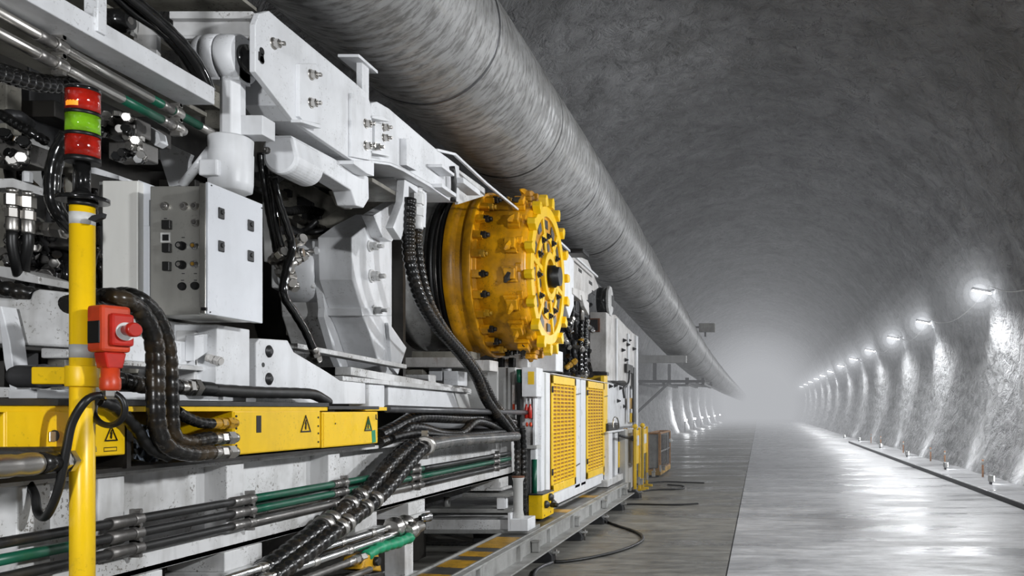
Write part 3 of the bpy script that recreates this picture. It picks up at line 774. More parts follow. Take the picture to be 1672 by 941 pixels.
# ================================================================== CONTROL CABINETS
t = Thing('switch_box', 'tall plain light grey box to the left of the stainless control cabinet', 'cabinet')
YB = 4.28
t.part('housing', MB().frect(167, 295, 225, 512, YB, .17), 'box_grey', bevel=.004)
t.part('side_flange', MB().front([(225, 294), (255, 305), (255, 325), (243, 327), (243, 369), (226, 369)], YB + .04, .05).front([(226, 369), (244, 369), (244, 512), (226, 512)], YB + .04, .05), 'panel', bevel=.002)
t.part('hanging_tab', MB().frect(162, 297, 167, 330, YB + .05, .02), 'grey_paint'); t.done()
XC = -2.66
yn = S(340, 400, XC).y
t = Thing('control_cabinet', 'stainless steel control cabinet with knobs on its front and a white side door', 'cabinet')
YF = yn + .09
fx0, fx1 = P(245, 400, YF).x, XC - .012
b_ = t.part('housing', MB().box(fx0, fx1, YF, YF + .36, P(0, 515, YF).z, P(0, 304, YF).z), 'stainless', bevel=.004)
t.part('front_flange', MB().box(P(325, 0, yn).x, XC - .012, yn, YF + .36, P(0, 513, yn).z, P(0, 299, yn).z), 'stainless', bevel=.003)
d = t.part('door', MB().rect(340, 297, 429, 513, XC, .014), 'panel', bevel=.003, label='white side door')
for x, y in ((363, 346), (411, 366), (363, 400), (411, 416)):
    t.part('lock', MB().rect(x - 4.5, y - 8, x + 4.5, y + 10, XC + .008, .008), 'darkgrey', under=d, bevel=.004)
    t.part('lock', MB().lathe(S(x, y + 1, XC + .007), (1, 0, 0), [(0, .012), (.006, .011)], 14), 'black', under=d)
for x, y in ((345, 301), (427, 338), (343, 508)):
    t.part('rivet', disc(S(x, y + 2, XC), (1, 0, 0), .004, .003, 8), 'black', under=d)
def fd(nm, x, y, r, mt, l=.02, under=None, inner=None):
    p = P(x, y, YF); a = t.part(nm, MB().lathe(p, (0, -1, 0), [(0, r * 1.15), (l * .3, r * 1.15), (l * .35, r), (l, r * .9)], 20), mt)
    if inner: t.part('centre', MB().lathe(p + V(0, -l, 0), (0, -1, 0), [(0, r * .6), (.004, r * .5)], 16), inner, under=a)
for x, y in ((270, 337), (319, 337), (301, 337), (320, 364)): fd('gland', x, y, .018, 'steel', .018, inner='steel_dark')
for x, y, w2 in ((270, 367, 7), (270, 405, 6.5), (270, 435, 6)):
    t.part('socket', MB().frect(x - w2, y - 8, x + w2, y + 7, YF - .02, .02), 'black', bevel=.003)
t.part('display_window', MB().frect(265, 383, 275, 393, YF - .004, .004), 'black'); t.part('display_frame', MB().frect(262, 380, 278, 396, YF - .002, .002), 'tape')
for x, y in ((298, 402), (298, 433)): fd('knob', x, y, .019, 'black', .03, inner='steel')
for x, y in ((319, 402), (319, 432)): fd('knob', x, y, .016, 'steel_bright', .022, inner='yellow_dark')
for x, y in ((298, 468), (319, 467)): fd('knob', x, y, .018, 'black', .015)
for x, y in ((299, 388), (299, 447), (319, 447), (298, 458), (319, 458), (270, 357)): t.part('caption_mark', MB().frect(x - 2.5, y - .8, x + 2.5, y + .6, YF - .001, .001), 'darkgrey')
t.part('latch', MB().frect(328, 502, 336, 507, yn - .012, .012), 'black'); t.done()

# ================================================================== UPPER LEFT: CARRIER BEAM, PIPES, LIFT CYLINDER
XB = -2.75
z0, z1 = H + 1.535, H + 1.622
t = Thing('carrier_beam', 'long white overhead beam running diagonally out of the top left corner', 'beam')
ye = S(351, 165, XB).y
t.part('beam', MB().box(XB - .17, XB, 1.9, ye, z0, z1), 'white', bevel=.005)
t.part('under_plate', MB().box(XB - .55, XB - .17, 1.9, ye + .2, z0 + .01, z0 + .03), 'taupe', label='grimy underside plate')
for px in (162,):
    a = S(px, 30, XB - .03); t.part('upright', MB().box(XB - .08, XB - .02, a.y - .02, a.y + .03, z1, z1 + .45), 'white', bevel=.003)
t.part('cross_tab', MB().box(XB - .01, XB + .012, S(164, 30, XB).y - .03, S(164, 30, XB).y + .02, z0 + .03, z1 + .04), 'white', bevel=.004); t.done()
t = Thing('support_plate', 'white upright plate standing behind the overhead beam beside a black roller', 'plate')
t.part('plate', MB().front([(218, 14), (256, 38), (256, 96), (218, 74)], 4.16, .03), 'white_dirty', bevel=.003)
t.part('rib', MB().front([(210, 22), (219, 22), (219, 60), (210, 56)], 4.14, .05), 'grey_paint', bevel=.003); t.done()
t = Thing('guide_roller', 'black rubber roller above the white overhead beam', 'roller')
t.part('roller', MB().lathe(P(176, 34, 4.1), (1, 0, 0), [(0, .03), (.01, .055), (.08, .055), (.09, .04), (.11, .04)], 24), 'blackgloss'); t.part('axle', MB().cyl(P(168, 34, 4.1), P(214, 34, 4.1), .018, 12), 'steel_dark'); t.done()
for k, (lab, pp, r, X) in enumerate([('upper of two black hoses sweeping down beside the lift cylinder head', [(185, -25), (225, 5), (265, 40), (300, 75), (325, 110), (342, 148)], .030, -2.80),
                                     ('lower of two black hoses sweeping down beside the lift cylinder head', [(180, -14), (215, 18), (255, 45), (290, 78), (312, 108), (328, 140)], .024, -2.86)]):
    one('hydraulic_hose', hosemb([S(x, y, X) for x, y in pp], r, .1, .04), 'blackgloss', lab, 'hose')
t = Thing('cross_beam', 'dirty white cross beam beneath the duct behind the lifting arm', 'beam')
t.part('face', MB().frect(282, 30, 408, 58, 4.62, .25), 'white_dirty', bevel=.004); t.part('flange', MB().frect(276, 18, 412, 30, 4.58, .33), 'white_dirty', bevel=.004)
t.part('flange', MB().frect(280, 58, 408, 63, 4.58, .3), 'white_dirty', bevel=.003); t.done()
one('walkway_plate', MB().box(-3.6, P(405, 5, 4.6).x, 3.6, 4.68, H + 2.17, H + 2.19), 'taupe', 'flat dull walkway plate seen from below at the top edge', 'plate', bevel=.002)
YC = 4.55
t = Thing('lift_cylinder', 'white vertical lifting cylinder standing behind the control cabinet', 'hydraulic cylinder')
cx_ = P(380, 0, YC).x
def zc(y): return H + (CY - y) / F * YC
t.part('rod', MB().lathe(V(cx_, YC, zc(228)), (0, 0, 1), [(0, .060), (zc(130) - zc(228), .060)], 8, True, False, .5), 'white', bevel=.004)
bz = zc(320)
br_ = t.part('barrel', MB().lathe(V(cx_ - .01, YC, bz), (0, 0, 1), [(0, .06), (.02, .085), (.025, .10), (zc(300) - bz, .105), (zc(252) - bz, .107), (zc(250) - bz, .104), (zc(228) - bz, .107), (zc(224) - bz, .09)], 36), 'white')
t.part('port_block', MB().box(cx_ - .10, cx_ - .0, YC - .13, YC - .05, zc(297), zc(271)), 'white', bevel=.01, under=br_)
t.part('side_block', MB().box(cx_ + .05, cx_ + .17, YC - .02, YC + .10, zc(222), zc(190)), 'white', bevel=.004)
for x0, x1, rr in ((333, 346, .118), (348, 368, .125), (370, 400, .125)):
    a = P(x0, 97, YC); b = P(x1, 97, YC)
    m_ = MB().lathe(V(a.x, YC, zc(97)), (1, 0, 0), [(0, rr * .96), (.006, rr), (b.x - a.x - .006, rr), (b.x - a.x, rr * .96)], 36)
    if x0 > 340: m_.box(a.x, b.x, YC - .05, YC + .05, zc(136), zc(97))
    t.part('clevis_lug', m_, 'white', bevel=.002)
t.part('pin', MB().lathe(V(P(398, 0, YC).x, YC, zc(97)), (1, 0, 0), [(0, .075), (.03, .075), (.035, .05), (.05, .05)], 28), 'blackgloss')
t.part('trunnion', MB().lathe(V(P(310, 0, YC).x, YC, zc(97)), (1, 0, 0), [(0, .09), (.08, .105)], 28), 'white_dirty'); t.done()
one('brace_strut', MB().cyl(P(297, 303, 4.5), P(344, 244, 4.5), .022, 16), 'white', 'thin white diagonal strut leaning against the lifting cylinder', 'strut')
one('gusset_plate', MB().front([(258, 226), (312, 252), (308, 262), (303, 300), (276, 306), (262, 262)], 4.62, .03), 'white', 'white tapering gusset plate behind the control cabinet top', 'plate', bevel=.003)
one('slotted_plate', MB().front([(400, 140), (432, 150), (432, 206), (400, 200)], 5.4, .04), 'grey_paint', 'grey slotted plate between lift cylinder and arm', 'plate', bevel=.003)

# two long pipes under the beam
XQ = -2.88
for k, (lab, p0, p1, r) in enumerate([('upper steel pipe under the overhead beam, turning green along its run', (-25, 8), (362, 226), .0215), ('lower steel pipe under the overhead beam, above the signal tower', (-25, 42), (300, 215), .0215)]):
    a, b = S(*p0, XQ + .03 * k), S(*p1, XQ + .03 * k); zq = a.z * .0
    d_ = b - a
    t = Thing('steel_pipe', lab, 'pipe')
    m1 = .62
    t.part('tube', MB().cyl(a, a + d_ * m1, r, 18), 'steel'); t.part('tube', MB().cyl(a + d_ * m1, a + d_ * .87, r, 18), 'green', label='green stretch'); t.part('tube', MB().cyl(a + d_ * .87, b, r, 18), 'steel')
    for q in ((96, 75 + 27 * k), (288, 187 + 12 * k)):
        p = S(q[0], q[1], XQ + .03 * k); 
        f_ = (p.y - a.y) / d_.y; p = a + d_ * f_
        t.part('clamp', clamp(p, d_, r, .06), 'steel'); t.part('collar', MB().cyl(p - d_.normalized() * .11, p - d_.normalized() * .04, r * 1.15, 16), 'steel_dark')
    t.done()
one('corrugated_hose', hosemb([S(x, y, -2.95) for x, y in [(-40, 108), (0, 118), (40, 130), (80, 137), (125, 135)]], .038, .035, .12), 'blackgloss', 'black corrugated hose entering from the left edge above the signal tower', 'hose')
# ================================================================== LIFTING ARM, LINK, UPPER BEAM
XA = -2.60
t = Thing('lifting_arm', 'large white slanted lifting arm with bolts, left of the duct', 'arm')
t.part('side_plate', MB().side([(417, 40), (424, 22), (440, 18), (458, 34), (504, 72), (581, 136), (600, 153), (607, 176), (607, 262), (590, 270), (575, 262), (503, 213), (480, 198), (425, 127), (417, 117)], XA, .032), 'white', bevel=.004)
t.part('box_body', MB().side([(462, 40), (504, 74), (581, 138), (600, 155), (607, 178), (607, 262), (590, 270), (575, 262), (503, 213), (480, 198), (462, 172)], XA - .032, .22), 'white', bevel=.004)
t.part('slot', MB().lathe(S(427, 84, XA), (1, 0, 0), [(0, .020), (.004, .020)], 16).lathe(S(427, 98, XA), (1, 0, 0), [(0, .020), (.004, .020)], 16).rect(423, 84, 431, 98, XA + .004, .006), 'black')
t.part('channel_plate', MB().side([(489, 104), (516, 104), (524, 115), (524, 203), (495, 197), (489, 190)], XA + .022, .024), 'white', bevel=.004)
t.part('channel_foot', MB().side([(492, 195), (525, 204), (525, 210), (492, 200)], XA + .06, .06), 'white', bevel=.003)
t.part('end_plate', MB().side([(574, 152), (598, 160), (605, 175), (605, 262), (574, 256)], XA + .02, .02), 'white', bevel=.004)
t.part('end_foot', MB().side([(578, 262), (611, 262), (611, 288), (600, 284), (578, 268)], XA + .03, .16), 'white', bevel=.004)
for x, y, X in ((446, 71, XA), (507, 122, XA + .02), (507, 168, XA + .02), (597, 202, XA + .02), (597, 238, XA + .02)): t.part('bolt', sbolt(x, y, X, .024, .05), 'steel')
a = S(590, 110, XA - .06)
t.part('duct_saddle', MB().box(a.x - .10, a.x + .04, a.y - .12, a.y + .16, a.z + .02, a.z + .04), 'white', bevel=.003, label='small flat saddle under the duct')
t.part('saddle_post', MB().box(a.x - .02, a.x + .02, a.y - .03, a.y + .07, a.z - .22, a.z + .02), 'white', bevel=.003); t.done()
t = Thing('pivot_link', 'white curved pivot link hanging below the lifting arm with a hooked end', 'arm')
t.part('bar', MB().side([(476, 221), (602, 289), (603, 325), (594, 340), (582, 336), (574, 311), (490, 258)], -2.66, .13), 'white', bevel=.008)
t.part('hook_channel', MB().side([(548, 312), (574, 311), (583, 336), (574, 342), (560, 336)], -2.80, .05), 'taupe', bevel=.004)
t.part('lug', MB().front([(428, 232), (440, 226), (478, 221)] + [(457 + 29 * math.cos(a), 255 + 29 * math.sin(a)) for a in [i * math.pi / 18 for i in range(0, 19)]], 4.88, .30), 'white', bevel=.02)
t.part('bolt', bolt(P(436, 246, 4.88), (0, -1, 0), .016, .03), 'steel_dark'); t.done()
XU = -2.68
t = Thing('upper_beam', 'white upper box beam behind the lifting arm, running up to the yellow drum', 'beam')
t.part('box', MB().side([(606, 168), (616, 166), (635, 177), (713, 244), (750, 272), (750, 331), (735, 324), (702, 300), (659, 275), (637, 266), (606, 262)], XU, .30), 'white', bevel=.006)
t.part('lower_flange', MB().side([(606, 262), (637, 266), (659, 275), (702, 300), (735, 324), (735, 328), (702, 305), (659, 280), (637, 270), (606, 266)], XU + .05, .34), 'white', bevel=.003)
for y in (189, 246): t.part('curved_rib', MB().side([(608, y), (622, y), (636, y + 7), (636, y + 10), (608, y + 4)], XU + .09, .09), 'white', bevel=.003)
t.part('splice_plate', MB().side([(612, 198), (636, 202), (636, 258), (612, 254)], XU + .015, .015), 'white', bevel=.003)
for x, y in ((626, 208), (626, 225), (613, 240)): t.part('bolt', sbolt(x, y, XU + .012, .024, .05), 'steel')
t.part('rib_triangle', MB().side([(664, 226), (680, 255), (680, 279), (664, 270)], XU + .05, .05), 'white', bevel=.003)
t.part('rail_bar', MB().bar(S(713, 245, XU), S(742, 252, XU + .03), .02, .02).bar(S(742, 252, XU + .03), S(794, 300, XU + .03), .022, .022).bar(S(794, 300, XU + .03), S(845, 342, XU + .03), .022, .022), 'white', label='thin white guard rail')
t.part('shelf', MB().rect(722, 268, 742, 273, XU + .12, .12), 'white', bevel=.003); t.part('shelf', MB().rect(722, 300, 745, 306, XU + .12, .12), 'white', bevel=.003); t.part('shelf', MB().rect(757, 290, 784, 299, XU + .10, .12), 'white', bevel=.003)
t.part('hose_stub', MB().tube(spline([S(738, 272, XU + .06), S(741, 295, XU + .06), S(740, 330, XU + .06)], .03), .025, 10), 'black')
t.part('end_plate', MB().side([(748, 276), (792, 308), (792, 320), (748, 334)], XU - .12, .03), 'white_dirty', bevel=.004); t.done()
XF = -2.72
t = Thing('hanger_frame', 'white inverted U frame hanging from the upper beam around two hoses', 'frame')
t.part('frame', MB().side([(662, 277), (697, 299), (697, 330), (695, 372), (688, 370), (684, 318), (668, 304), (666, 350), (655, 392), (642, 372), (658, 330)], XF, .06), 'white', bevel=.004)
t.part('back_plate', MB().side([(666, 304), (690, 318), (688, 360), (666, 350)], XF - .25, .03), 'taupe'); t.done()
t = Thing('mounting_block', 'white bolted block on a dark plate under the upper beam', 'block')
t.part('plate', MB().rect(608, 290, 664, 297, -2.78, .35), 'taupe', bevel=.004); t.part('block', MB().lathe(S(634, 292, -2.95), (0, 0, 1), [(0, .07), (.09, .07)], 8, True, False), 'white_dirty', bevel=.003)
t.part('block', MB().rect(644, 278, 662, 292, -2.78, .2), 'white', bevel=.004); t.done()

# ================================================================== GEARBOX CASTING
t = Thing('gearbox_housing', 'big white faceted gearbox casting to the left of the yellow drum', 'housing')
XS = -3.22
t.part('main_block', MB().side([(574, 388), (600, 368), (632, 350), (640, 440), (636, 527), (664, 568), (650, 612), (624, 611), (604, 545), (598, 529), (592, 516), (590, 503), (576, 457)], XS, .27), 'white', bevel=.008)
t.part('middle_block', MB().side([(521, 394), (560, 380), (640, 380), (640, 600), (556, 600), (546, 575), (530, 518), (531, 504), (527, 470)], XS - .27, .06), 'white', bevel=.006)
t.part('rear_block', MB().side([(512, 470), (525, 478), (528, 517), (546, 578), (560, 600), (640, 600), (640, 420), (512, 430)], XS - .33, .34), 'white_dirty', bevel=.012)
t.part('hub_drum', MB().lathe(V(XS - .62, 7.05, H + 1.12), (1, 0, 0), [(0, .24), (.02, .27), (.26, .27), (.30, .24)], 32), 'white', bevel=.003)
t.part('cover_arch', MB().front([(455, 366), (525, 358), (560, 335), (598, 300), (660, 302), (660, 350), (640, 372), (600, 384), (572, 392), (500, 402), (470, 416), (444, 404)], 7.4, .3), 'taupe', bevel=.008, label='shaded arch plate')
t.part('web_plate', MB().side([(610, 352), (645, 330), (655, 372), (640, 395), (625, 388)], XS + .10, .10), 'white', bevel=.004)
t.part('lower_skirt', MB().side([(634, 527), (664, 568), (650, 612), (640, 600)], XS + .03, .06), 'white', bevel=.004)
for x, y, r in ((603, 402, .035), (606, 451, .042), (610, 507, .032), (628, 373, .032)): t.part('bolt', sbolt(x, y, XS, r, .09), 'white_dirty')
t.part('joint_rib', MB().side([(590, 503), (592, 516), (640, 516), (638, 503)], XS + .012, .3), 'white', bevel=.004); t.done()
t = Thing('grease_pipe', 'short white-capped crosswise pipe in front of the gearbox casting', 'pipe')
t.part('tube', MB().cyl(P(478, 413, 6.8), P(518, 410, 6.8), .016, 12), 'steel'); t.part('cap', MB().hexnut(P(516, 410, 6.8), (1, 0, 0), .035, .04), 'white'); t.part('collar', fitting(P(474, 413, 6.8), (1, 0, 0), .024, .12), 'steel'); t.done()
one('support_rail', MB().bar(S(474, 565, -3.15), S(655, 599, -3.10), .10, .035), 'white_dirty', 'narrow dirty white rail sloping beneath the gearbox casting', 'rail', bevel=.004)
one('support_rail', MB().bar(S(560, 606, -3.05), S(760, 640, -3.05), .12, .06), 'white_dirty', 'white rail below the gearbox, ending under the yellow drum', 'rail', bevel=.004)

# ================================================================== CUTTING DRUM
DY, DZ = 10.0, H + 1.545
def dp(x): return V(x, DY, DZ)
AX = (1, 0, 0)
t = Thing('cutter_drum', 'large amber toothed cutting drum facing the roadway in the middle of the machine', 'cutting drum')
t.part('flange', MB().lathe(dp(-3.36), AX, [(0, .80), (.0, .935), (.06, .945), (.10, .93), (.12, .90), (.20, .90), (.21, .86)], 96), 'yellow_drum', label='smooth rear flange', bevel=.004)
t.part('flange', MB().lathe(dp(-3.15), AX, [(0, .82), (0, .935), (.05, .95), (.09, .95), (.09, .88), (.13, .88), (.13, .84)], 96), 'yellow_drum', bevel=.004)
t.part('shell', MB().lathe(dp(-3.06), AX, [(0, .84), (.02, .86), (.50, .86), (.56, .84)], 96), 'yellow_drum')
NB = 26
for k in range(NB):
    a = 2 * math.pi * (k + .5) / NB
    rd = V(0, math.cos(a), math.sin(a)); tg = V(0, -math.sin(a), math.cos(a))
    c = dp(-3.03) + rd * .895
    i = t.part('bolt_lug', MB().bar(c - V(.03, 0, 0), c + V(.075, 0, 0), .085, .06, rd), 'yellow_drum', bevel=.006)
    t.part('bolt', MB().hexnut(c + V(.06, 0, 0), AX, .042, .055).lathe(c + V(.11, 0, 0), AX, [(0, .024), (.035, .024)], 10), 'greasy' if k % 3 else 'yellow_dark', under=i)
# star plates, teeth and the pierced end disc
star = []
NT = 18
for k in range(NT * 4):
    a = 2 * math.pi * k / (NT * 4)
    r = .88 if k % 4 in (0,) else (.87 if k % 4 == 1 else .80)
    star.append(dp(-2.60) + V(0, math.cos(a), math.sin(a)) * r)
t.part('star_plate', MB().prism(star, (.06, 0, 0)), 'yellow_drum', bevel=.006)
t.part('rim', ring(dp(-2.54), AX, .68, .80, .09, 96), 'yellow', bevel=.006)
t.part('end_disc', MB().lathe(dp(-2.55), AX, [(0, .70), (.07, .70)], 64), 'yellow_drum')
t.part('inner_ring', ring(dp(-2.48), AX, .42, .50, .02, 64), 'yellow', bevel=.004)
t.part('inner_ring', ring(dp(-2.48), AX, .20, .28, .05, 48), 'yellow', bevel=.004)
t.part('axle_cap', MB().lathe(dp(-2.48), AX, [(0, .13), (.10, .13), (.12, .11), (.16, .11)], 32), 'black')
for k in range(NT):
    a = 2 * math.pi * (k + .35) / NT
    rd = V(0, math.cos(a), math.sin(a)); tg = V(0, -math.sin(a), math.cos(a))
    # holder block behind the star
    c = dp(-2.675) + rd * .86
    m_ = MB().prism([c + tg * -.085 + V(-.07, 0, 0), c + tg * .085 + V(-.03, 0, 0), c + tg * .085 + V(.10, 0, 0), c + tg * -.085 + V(.10, 0, 0)], rd * .05)
    m_.prism([c + rd * .05 + tg * x + V(y, 0, 0) for x, y in ((-.06, -.03), (.055, -.015), (.055, .09), (-.06, .09))], rd * .06)
    i = t.part('tooth_holder', m_, 'yellow_drum', bevel=.008)
    t.part('tooth', MB().lathe(c + rd * .085 + V(.03, 0, 0), rd * .35 + tg * .8 - V(.35, 0, 0), [(-.06, .034), (.06, .036), (.11, .012)], 6, True, False), 'greasy' if k % 3 == 0 else 'yellow_drum', under=i)
    # tooth on the rim
    c = dp(-2.50) + rd * .80
    t.part('rim_tooth', MB().prism([c + tg * -.055, c + tg * .055, c + rd * .10 + tg * .045, c + rd * .13 + tg * -.005, c + rd * .10 + tg * -.045], (.09, 0, 0)), 'yellow', bevel=.006)
for k in range(12):
    a = 2 * math.pi * (k + .2) / 12; rd = V(0, math.cos(a), math.sin(a)); tg = V(0, -math.sin(a), math.cos(a))
    c = dp(-2.475) + rd * .59
    t.part('window', MB().prism([c + tg * -.075 + rd * -.05, c + tg * .075 + rd * -.03, c + tg * .075 + rd * .055, c + tg * -.075 + rd * .05], (.006, 0, 0)), 'greasy' if k % 2 else 'midgrey', label='dark opening')
    t.part('bolt', bolt(dp(-2.46) + rd * .46, AX, .032, .04), 'greasy')
    t.part('hub_hole', MB().lathe(dp(-2.478) + V(0, math.cos(2 * math.pi * (k + .7) / 12), math.sin(2 * math.pi * (k + .7) / 12)) * .35, AX, [(0, .05), (.006, .05)], 16), 'midgrey' if k % 3 else 'greasy', label='dark opening')
    if k % 2: t.part('spoke', MB().bar(dp(-2.475) + V(0, math.cos(a + .26), math.sin(a + .26)) * .26, dp(-2.475) + V(0, math.cos(a + .26), math.sin(a + .26)) * .70, .06, .04, AX), 'yellow', bevel=.006)
t.done()
t = Thing('seal_collar', 'grey steel collar with black seal rings behind the yellow drum', 'collar')
t.part('barrel', MB().lathe(dp(-3.98), AX, [(0, .86), (.12, .88), (.15, .88), (.15, .85), (.40, .85), (.44, .87)], 72), 'collar')
t.part('seal_ring', MB().lathe(dp(-3.54), AX, [(0, .86), (.0, .90), (.06, .90), (.06, .86)], 72), 'black'); t.part('seal_ring', MB().lathe(dp(-3.48), AX, [(0, .87), (.05, .88)], 72), 'steel'); t.part('seal_ring', MB().lathe(dp(-3.43), AX, [(0, .86), (.0, .91), (.065, .91), (.065, .86)], 72), 'black')
t.done()
# hoses in front of the collar
for k, (lab, pp, r, X, mt) in enumerate([
        ('left of two glossy ribbed hoses falling past the drum collar to the cabinet', [(669, 325), (667, 380), (670, 430), (685, 485), (712, 532), (745, 570), (775, 610), (795, 655), (822, 690), (838, 712)], .062, -2.70, 'wrap'),
        ('right of two glossy ribbed hoses falling past the drum collar to the cabinet', [(682, 370), (681, 400), (688, 450), (703, 500), (730, 545), (760, 580), (785, 615), (806, 655), (832, 690), (848, 714)], .052, -2.74, 'wrap_worn')]):
    t = Thing('spiral_hose', lab, 'hose', 'hoses past the drum collar')
    t.part('outer_wrap', hosemb([S(x, y, X) for x, y in pp], r * .8, .05, .14), mt)
    if k: t.part('coupling', fitting(S(681, 375, X), (0, 0, 1), .045, .33), 'white_dirty', label='dirty white coupling')
    t.done()
for k, (x, lab) in enumerate([(845, 'left of two black hoses dropping straight down before the louvred cabinet'), (855, 'right of two black hoses dropping straight down before the louvred cabinet')]):
    X = -2.66 + .05 * k
    one('spiral_hose', hosemb([S(x - 2, 700, X), S(x, 740, X), S(x, 790, X), S(x + 1, 848, X)], .036, .06), 'wrap', lab, 'hose')
for k, (lab, pp, r, X) in enumerate([
        ('black hose curving down in front of the gearbox casting to its foot', [(446, 290), (455, 330), (470, 375), (477, 405), (468, 440), (463, 480), (480, 510), (498, 540), (510, 568)], .026, -3.00),
        ('thin black hose hanging left of the gearbox casting', [(440, 285), (447, 330), (452, 370), (462, 410), (470, 430)], .020, -3.06),
        ('wet black cable bundle beside the control cabinet door', [(428, 250), (432, 290), (440, 340), (450, 390), (455, 420)], .030, -3.12)]):
    t = Thing('hydraulic_hose', lab, 'hose'); t.part('tube', hosemb([S(x, y, X) for x, y in pp], r, .08, .05), 'blackgloss')
    t.part('coupling', fitting(S(*pp[-1], X), S(*pp[-1], X) - S(*pp[-2], X), r, .12), 'steel'); t.done()
random.seed(12)
for k in range(7):
    x, y = 440 + R() * 34, 395 + R() * 75
    t = Thing('hose_coupling', 'bright steel coupling in the cluster left of the gearbox casting', 'coupling', 'couplings left of the gearbox'); 
    t.part('coupling', fitting(S(x, y, -3.15), (R() * .8 + .2, R() - .5, R() - .5), .03, .16), 'steel'); o = t.done(); o.name = 'hose_coupling'
# ================================================================== VENTILATION DUCT
def duct_mat():
    m, nt, b, o = new_mat('spiral_galvanised_duct')
    p = pos(nt); ps = pos(nt, (1, 3.2, 1))
    n1 = noise_n(nt, p, 1.4, 6, .65, .3); n2 = noise_n(nt, ps, 6, 5, .65); n4 = noise_n(nt, pos(nt, (5, .5, 5)), 3, 4, .6)
    c = mix(nt, ramp(nt, n1, [(.35, 0), (.70, 1)]), (.46, .46, .46), (.27, .267, .26))
    c = mix(nt, ramp(nt, n2, [(.46, 0), (.62, .85)]), c, (.15, .147, .14))
    c = mix(nt, ramp(nt, n4, [(.58, 0), (.8, .4)]), c, (.34, .31, .25))
    nt.links.new(c, b.inputs['Base Color']); b.inputs['Metallic'].default_value = .35
    nt.links.new(ramp(nt, n2, [(.3, .30), (.75, .55)]), b.inputs['Roughness'])
    bump(nt, b, n2, .25, .01)
    return m
M['duct'] = duct_mat()
M['seam'] = plain('dark_duct_seam', (.06, .06, .058), .5, .3)
dpts = [V(-3.0, -4, H + 3.4), V(-3.0, 3, H + 3.4), V(-3.0, 9, H + 3.4), V(-3.0, 14, H + 3.38), V(-2.93, 20, H + 3.08), V(-2.78, 30, H + 2.42), V(-2.70, 40, H + 2.06), V(-2.68, 60, H + 1.9), V(-2.68, 90, H + 1.88), V(-2.68, 140, H + 1.88)]
dpath = spline(dpts, .02)
# variable step keeps the spiral ribs where they can be seen
pp, acc = [], 0; last = dpath[0]
dd = [0]
for i in range(1, len(dpath)): dd.append(dd[-1] + (dpath[i] - dpath[i - 1]).length)
def duct_section(a, b, step, n, rib):
    """a stretch of duct with a rolled spiral rib every 0.13 m"""
    mb = MB(); vs = []; rows = 0; y = a
    k0 = 0
    while True:
        while k0 < len(dd) - 1 and dd[k0] < y: k0 += 1
        p = dpath[min(k0, len(dpath) - 1)]
        t = (dpath[min(k0 + 3, len(dpath) - 1)] - dpath[max(k0 - 3, 0)]).normalized()
        u = t.cross(V(0, 0, 1)).normalized(); w_ = u.cross(t)
        for k in range(n):
            an = 2 * math.pi * k / n
            ph = (y / .13 + k / n) % 1
            r = .70 + (rib * max(0, 1 - abs(ph - .5) / .16)) + .006 * noise.noise(V(y * .8, an * 2, 0)) - .004 * max(0, 1 - abs(((y / .13 + k / n + .2) % 1) - .5) / .3)
            vs.append(p + (u * math.cos(an) + w_ * math.sin(an)) * r)
        rows += 1
        if y >= b: break
        y = min(b, y + step)
    mb.add(vs, [(j * n + k, j * n + (k + 1) % n, (j + 1) * n + (k + 1) % n, (j + 1) * n + k) for j in range(rows - 1) for k in range(n)], True)
    return mb
t = Thing('ventilation_duct', 'large grey spiral ribbed ventilation duct running overhead along the tunnel', 'duct')
cuts = [0, 9.2, 11.6, 14.0, 16.4, 18.8, 21.2, 24.2, 27.2, 30.2, 33.2, 37, 41, 46, 52, 60, 72, 90, dd[-1] - .1]
for i in range(len(cuts) - 1):
    far = cuts[i] > 28
    s_ = t.part('section', duct_section(cuts[i] + .012, cuts[i + 1] - .012, .0217 if not far else .25, 96 if not far else 40, .006 if not far else .0), 'duct')
    if i:
        k0 = next(k for k in range(len(dd)) if dd[k] >= cuts[i]); p = dpath[k0]; tt = (dpath[min(k0 + 3, len(dpath) - 1)] - dpath[k0 - 3]).normalized()
        t.part('seam_ring', MB().lathe(p - tt * .022, tt, [(0, .699), (.004, .7035), (.040, .7035), (.044, .699)], 96, False), 'seam' if i % 2 else 'midgrey')
t.done()

# supports below and beside the far duct
t = Thing('duct_bracket', 'grey steel cantilever bracket reaching from the left wall under the duct', 'bracket')
Yb = 27.5; zb_ = H + 1.72
t.part('beam', MB().box(-5.6, -2.35, Yb, Yb + .25, zb_ - .24, zb_), 'grey_paint', bevel=.01); t.part('plate', MB().box(-4.6, -2.5, Yb + .25, Yb + 2.2, zb_ - .05, zb_), 'taupe')
t.part('brace', MB().bar((-5.55, Yb + .1, zb_ - 1.3), (-4.3, Yb + .1, zb_ - .2), .1, .1), 'darkgrey'); t.done()
t = Thing('duct_gantry', 'dark lattice gantry under the far duct on the left wall', 'gantry')
for y in (37.0, 43.0):
    z = H + 1.25
    t.part('crossbar', MB().box(-5.5, -2.35, y, y + .15, z - .12, z), 'darkgrey')
    t.part('post', MB().box(-3.2, -3.05, y, y + .12, z, z + .10), 'darkgrey'); t.part('post', MB().box(-2.5, -2.38, y, y + .12, z, z + .10), 'darkgrey'); t.part('post', MB().box(-4.6, -4.45, y, y + .12, z, z + 1.0), 'darkgrey')
for x in (-5.2, -4.2, -3.2, -2.5): t.part('rail', MB().box(x, x + .12, 37, 43, H + 1.03, H + 1.13), 'darkgrey')
for k in range(5): t.part('lattice_bar', MB().bar((-3.15, 37 + k * 1.2, H + 1.1), (-2.45, 38.2 + k * 1.2, H + 1.1), .07, .05), 'darkgrey')
